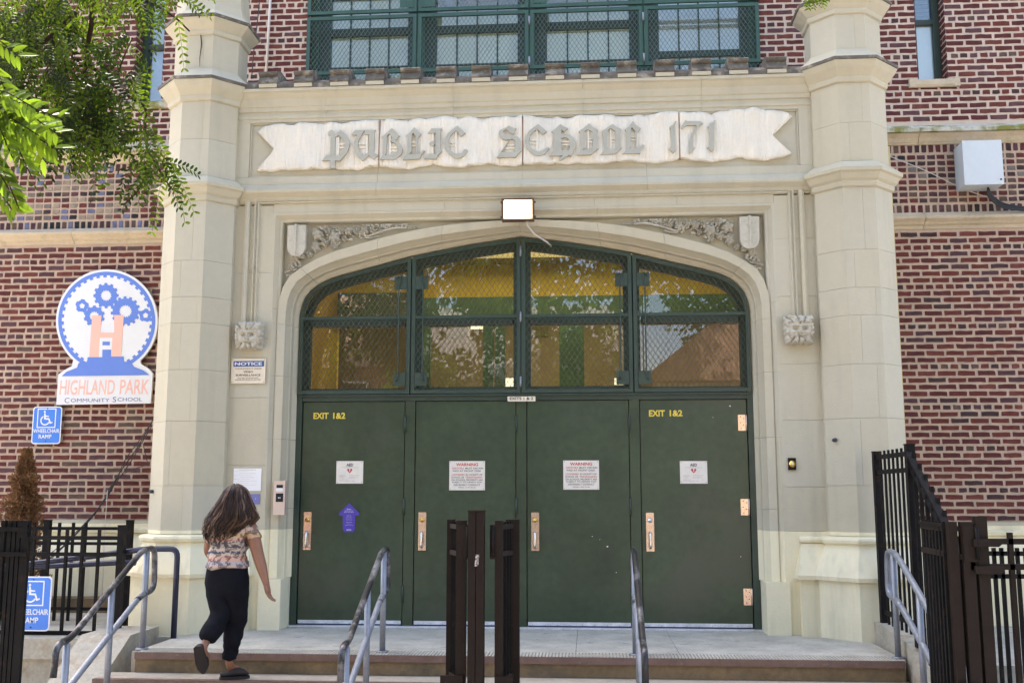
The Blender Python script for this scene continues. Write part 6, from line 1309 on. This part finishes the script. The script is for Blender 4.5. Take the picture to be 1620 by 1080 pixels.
# clogs
def clog(a, toe, heelup, K=.86):
    q = MB(); d = toe.normalized(); s = d.cross(heelup).normalized(); u = s.cross(d); rings = []
    for f_, w_, h0, h1 in ((-.055, .022, .0, .03), (-.045, .034, -.004, .034), (0, .040, -.004, .03), (.06, .044, -.004, .055), (.11, .047, -.004, .060), (.15, .042, -.004, .045), (.175, .030, -.002, .028), (.19, .012, .004, .016)):
        c = a + d * f_ * K; w_ *= K; rings.append([c + s * w_ * math.cos(t_) + u * ((h0 + h1) / 2 + (h1 - h0) / 2 * math.sin(t_)) for t_ in [k * PI / 5 for k in range(10)]])
    q.loft(rings, SHOE, True)
    r2 = []
    for f_, w_ in ((-.06, .022), (-.045, .040), (.0, .044), (.1, .052), (.16, .044), (.2, .012)):
        c = a + d * f_ * K; w_ *= K; r2.append([c + s * w_ - u * .022, c + s * w_ - u * .002, c - s * w_ - u * .002, c - s * w_ - u * .022])
    q.loft(r2, SHOE); q.build('shoe', W)
fz = -SH + .0225
ra = Vector((J['ran'].x - .012, J['ran'].y - .005, fz)); clog(ra, Vector((.95, .42, 0)), Vector((0, 0, 1)))
la = J['lan'] + Vector((-.022, -.045, -.055)); clog(la, Vector((.10, .38, -.95)), Vector((0, -.9, -.4)) * -1)
# hair: a soft mass with several hundred wavy locks over it
rn = random.Random(21)
top = wpt(375, 766, WY); cen = J['head'] + Vector((0, -.005, .01))
prof = [(766.5, 375, 3, .03), (769.5, 375, 11, .06), (777, 375, 17.5, .085), (791, 374, 23, .10), (806, 372, 31, .115), (819, 370, 38, .12), (833, 361, 33, .11), (842, 357, 30, .10), (850, 355, 25, .09), (860, 354, 19, .08)]
q = MB(); rings = []
for py, pxc, hw, dp in [(a_, b_, c_ * .93 - (4 if a_ > 800 else 0), d_ * .9) for a_, b_, c_, d_ in prof[:-3]] + [(840, 357, 14, .05)]:
    c = wpt(pxc, py, WY - .01); r = hw / 203; rings.append([c + Vector((r * math.cos(a), dp * math.sin(a) - .02, .01 * math.sin(a * 7))) for a in [k * 2 * PI / 28 for k in range(28)]])
q.loft(rings, HAIR, True); HM = q.build('hair', W)
H3 = mat('light_streak_hair', (.17, .105, .075), .45, var=.3, vscale=30, spec=.3)
q = MB()
def hair_pt(a, f_, k=1.0):
    s = f_ * (len(prof) - 1.001); j = int(s); g = s - j; P0, P1 = prof[min(j, 9)], prof[min(j + 1, 9)]
    py, pxc, hw, dp = [P0[m_] * (1 - g) + P1[m_] * g for m_ in range(4)]
    return wpt(pxc, py, WY - .01) + Vector((hw / 203 * k * math.cos(a), dp * k * math.sin(a) - .02, 0))
for c_ in range(92):
    a0 = -PI * (.5 + .56 * (1 if c_ % 2 else -1) * rn.random() ** .8) if c_ < 80 else rn.uniform(0, PI)
    Lc = rn.uniform(.86, 1.0) * (1 - .10 * max(0, math.cos(a0))); ph = rn.uniform(0, 6.28); fr = rn.uniform(4.0, 7.5); amp = rn.uniform(.009, .021); kk = rn.uniform(.96, 1.10); hm = rn.choice((HAIR, HAIR, HAIR2, HAIR, HAIR2, H3)); flick = rn.uniform(-.02, .02)
    for s_ in range(10):
        da = rn.gauss(0, .045); L_ = Lc * rn.uniform(.93, 1.03); pts = []; N = 18
        for i in range(N + 1):
            f_ = i / N * min(L_, .999); w_ = amp * f_ * math.sin(fr * f_ * 4.5 + ph); t_ = max(0, f_ - .7)
            pts.append(hair_pt(a0 + da * (1.25 - f_), f_, kk + .012 * math.sin(ph + s_) - t_ * .10) + Vector((w_ + flick * t_ * 3, amp * f_ * .8 * math.cos(fr * f_ * 4.5 + ph), -.05 * t_ * rn.random())))
        rr = rn.uniform(.0022, .0042); q.tube(pts, [rr * (1.0 if i < N * .65 else max(.12, 1 - (i - N * .65) / (N * .36))) for i in range(N + 1)], hm if rn.random() < .8 else HAIR, 4, False)
for k in range(90):                                        # flyaway single hairs
    a = -PI * rn.random(); ph = rn.uniform(0, 6.28); kk = rn.uniform(1.04, 1.22); L_ = rn.uniform(.5, 1.0); f0 = rn.uniform(.05, .4)
    q.tube([hair_pt(a, min(.999, f0 + (L_ - f0) * i / 12) if L_ > f0 else f0, 1 + (kk - 1) * math.sin(i / 12 * PI * .8)) + Vector((.008 * math.sin(i * .9 + ph), 0, 0)) for i in range(13)], .0009, HAIR2, 3, False)
q.build('hair_locks', HM, recalc=False, kind='stuff')
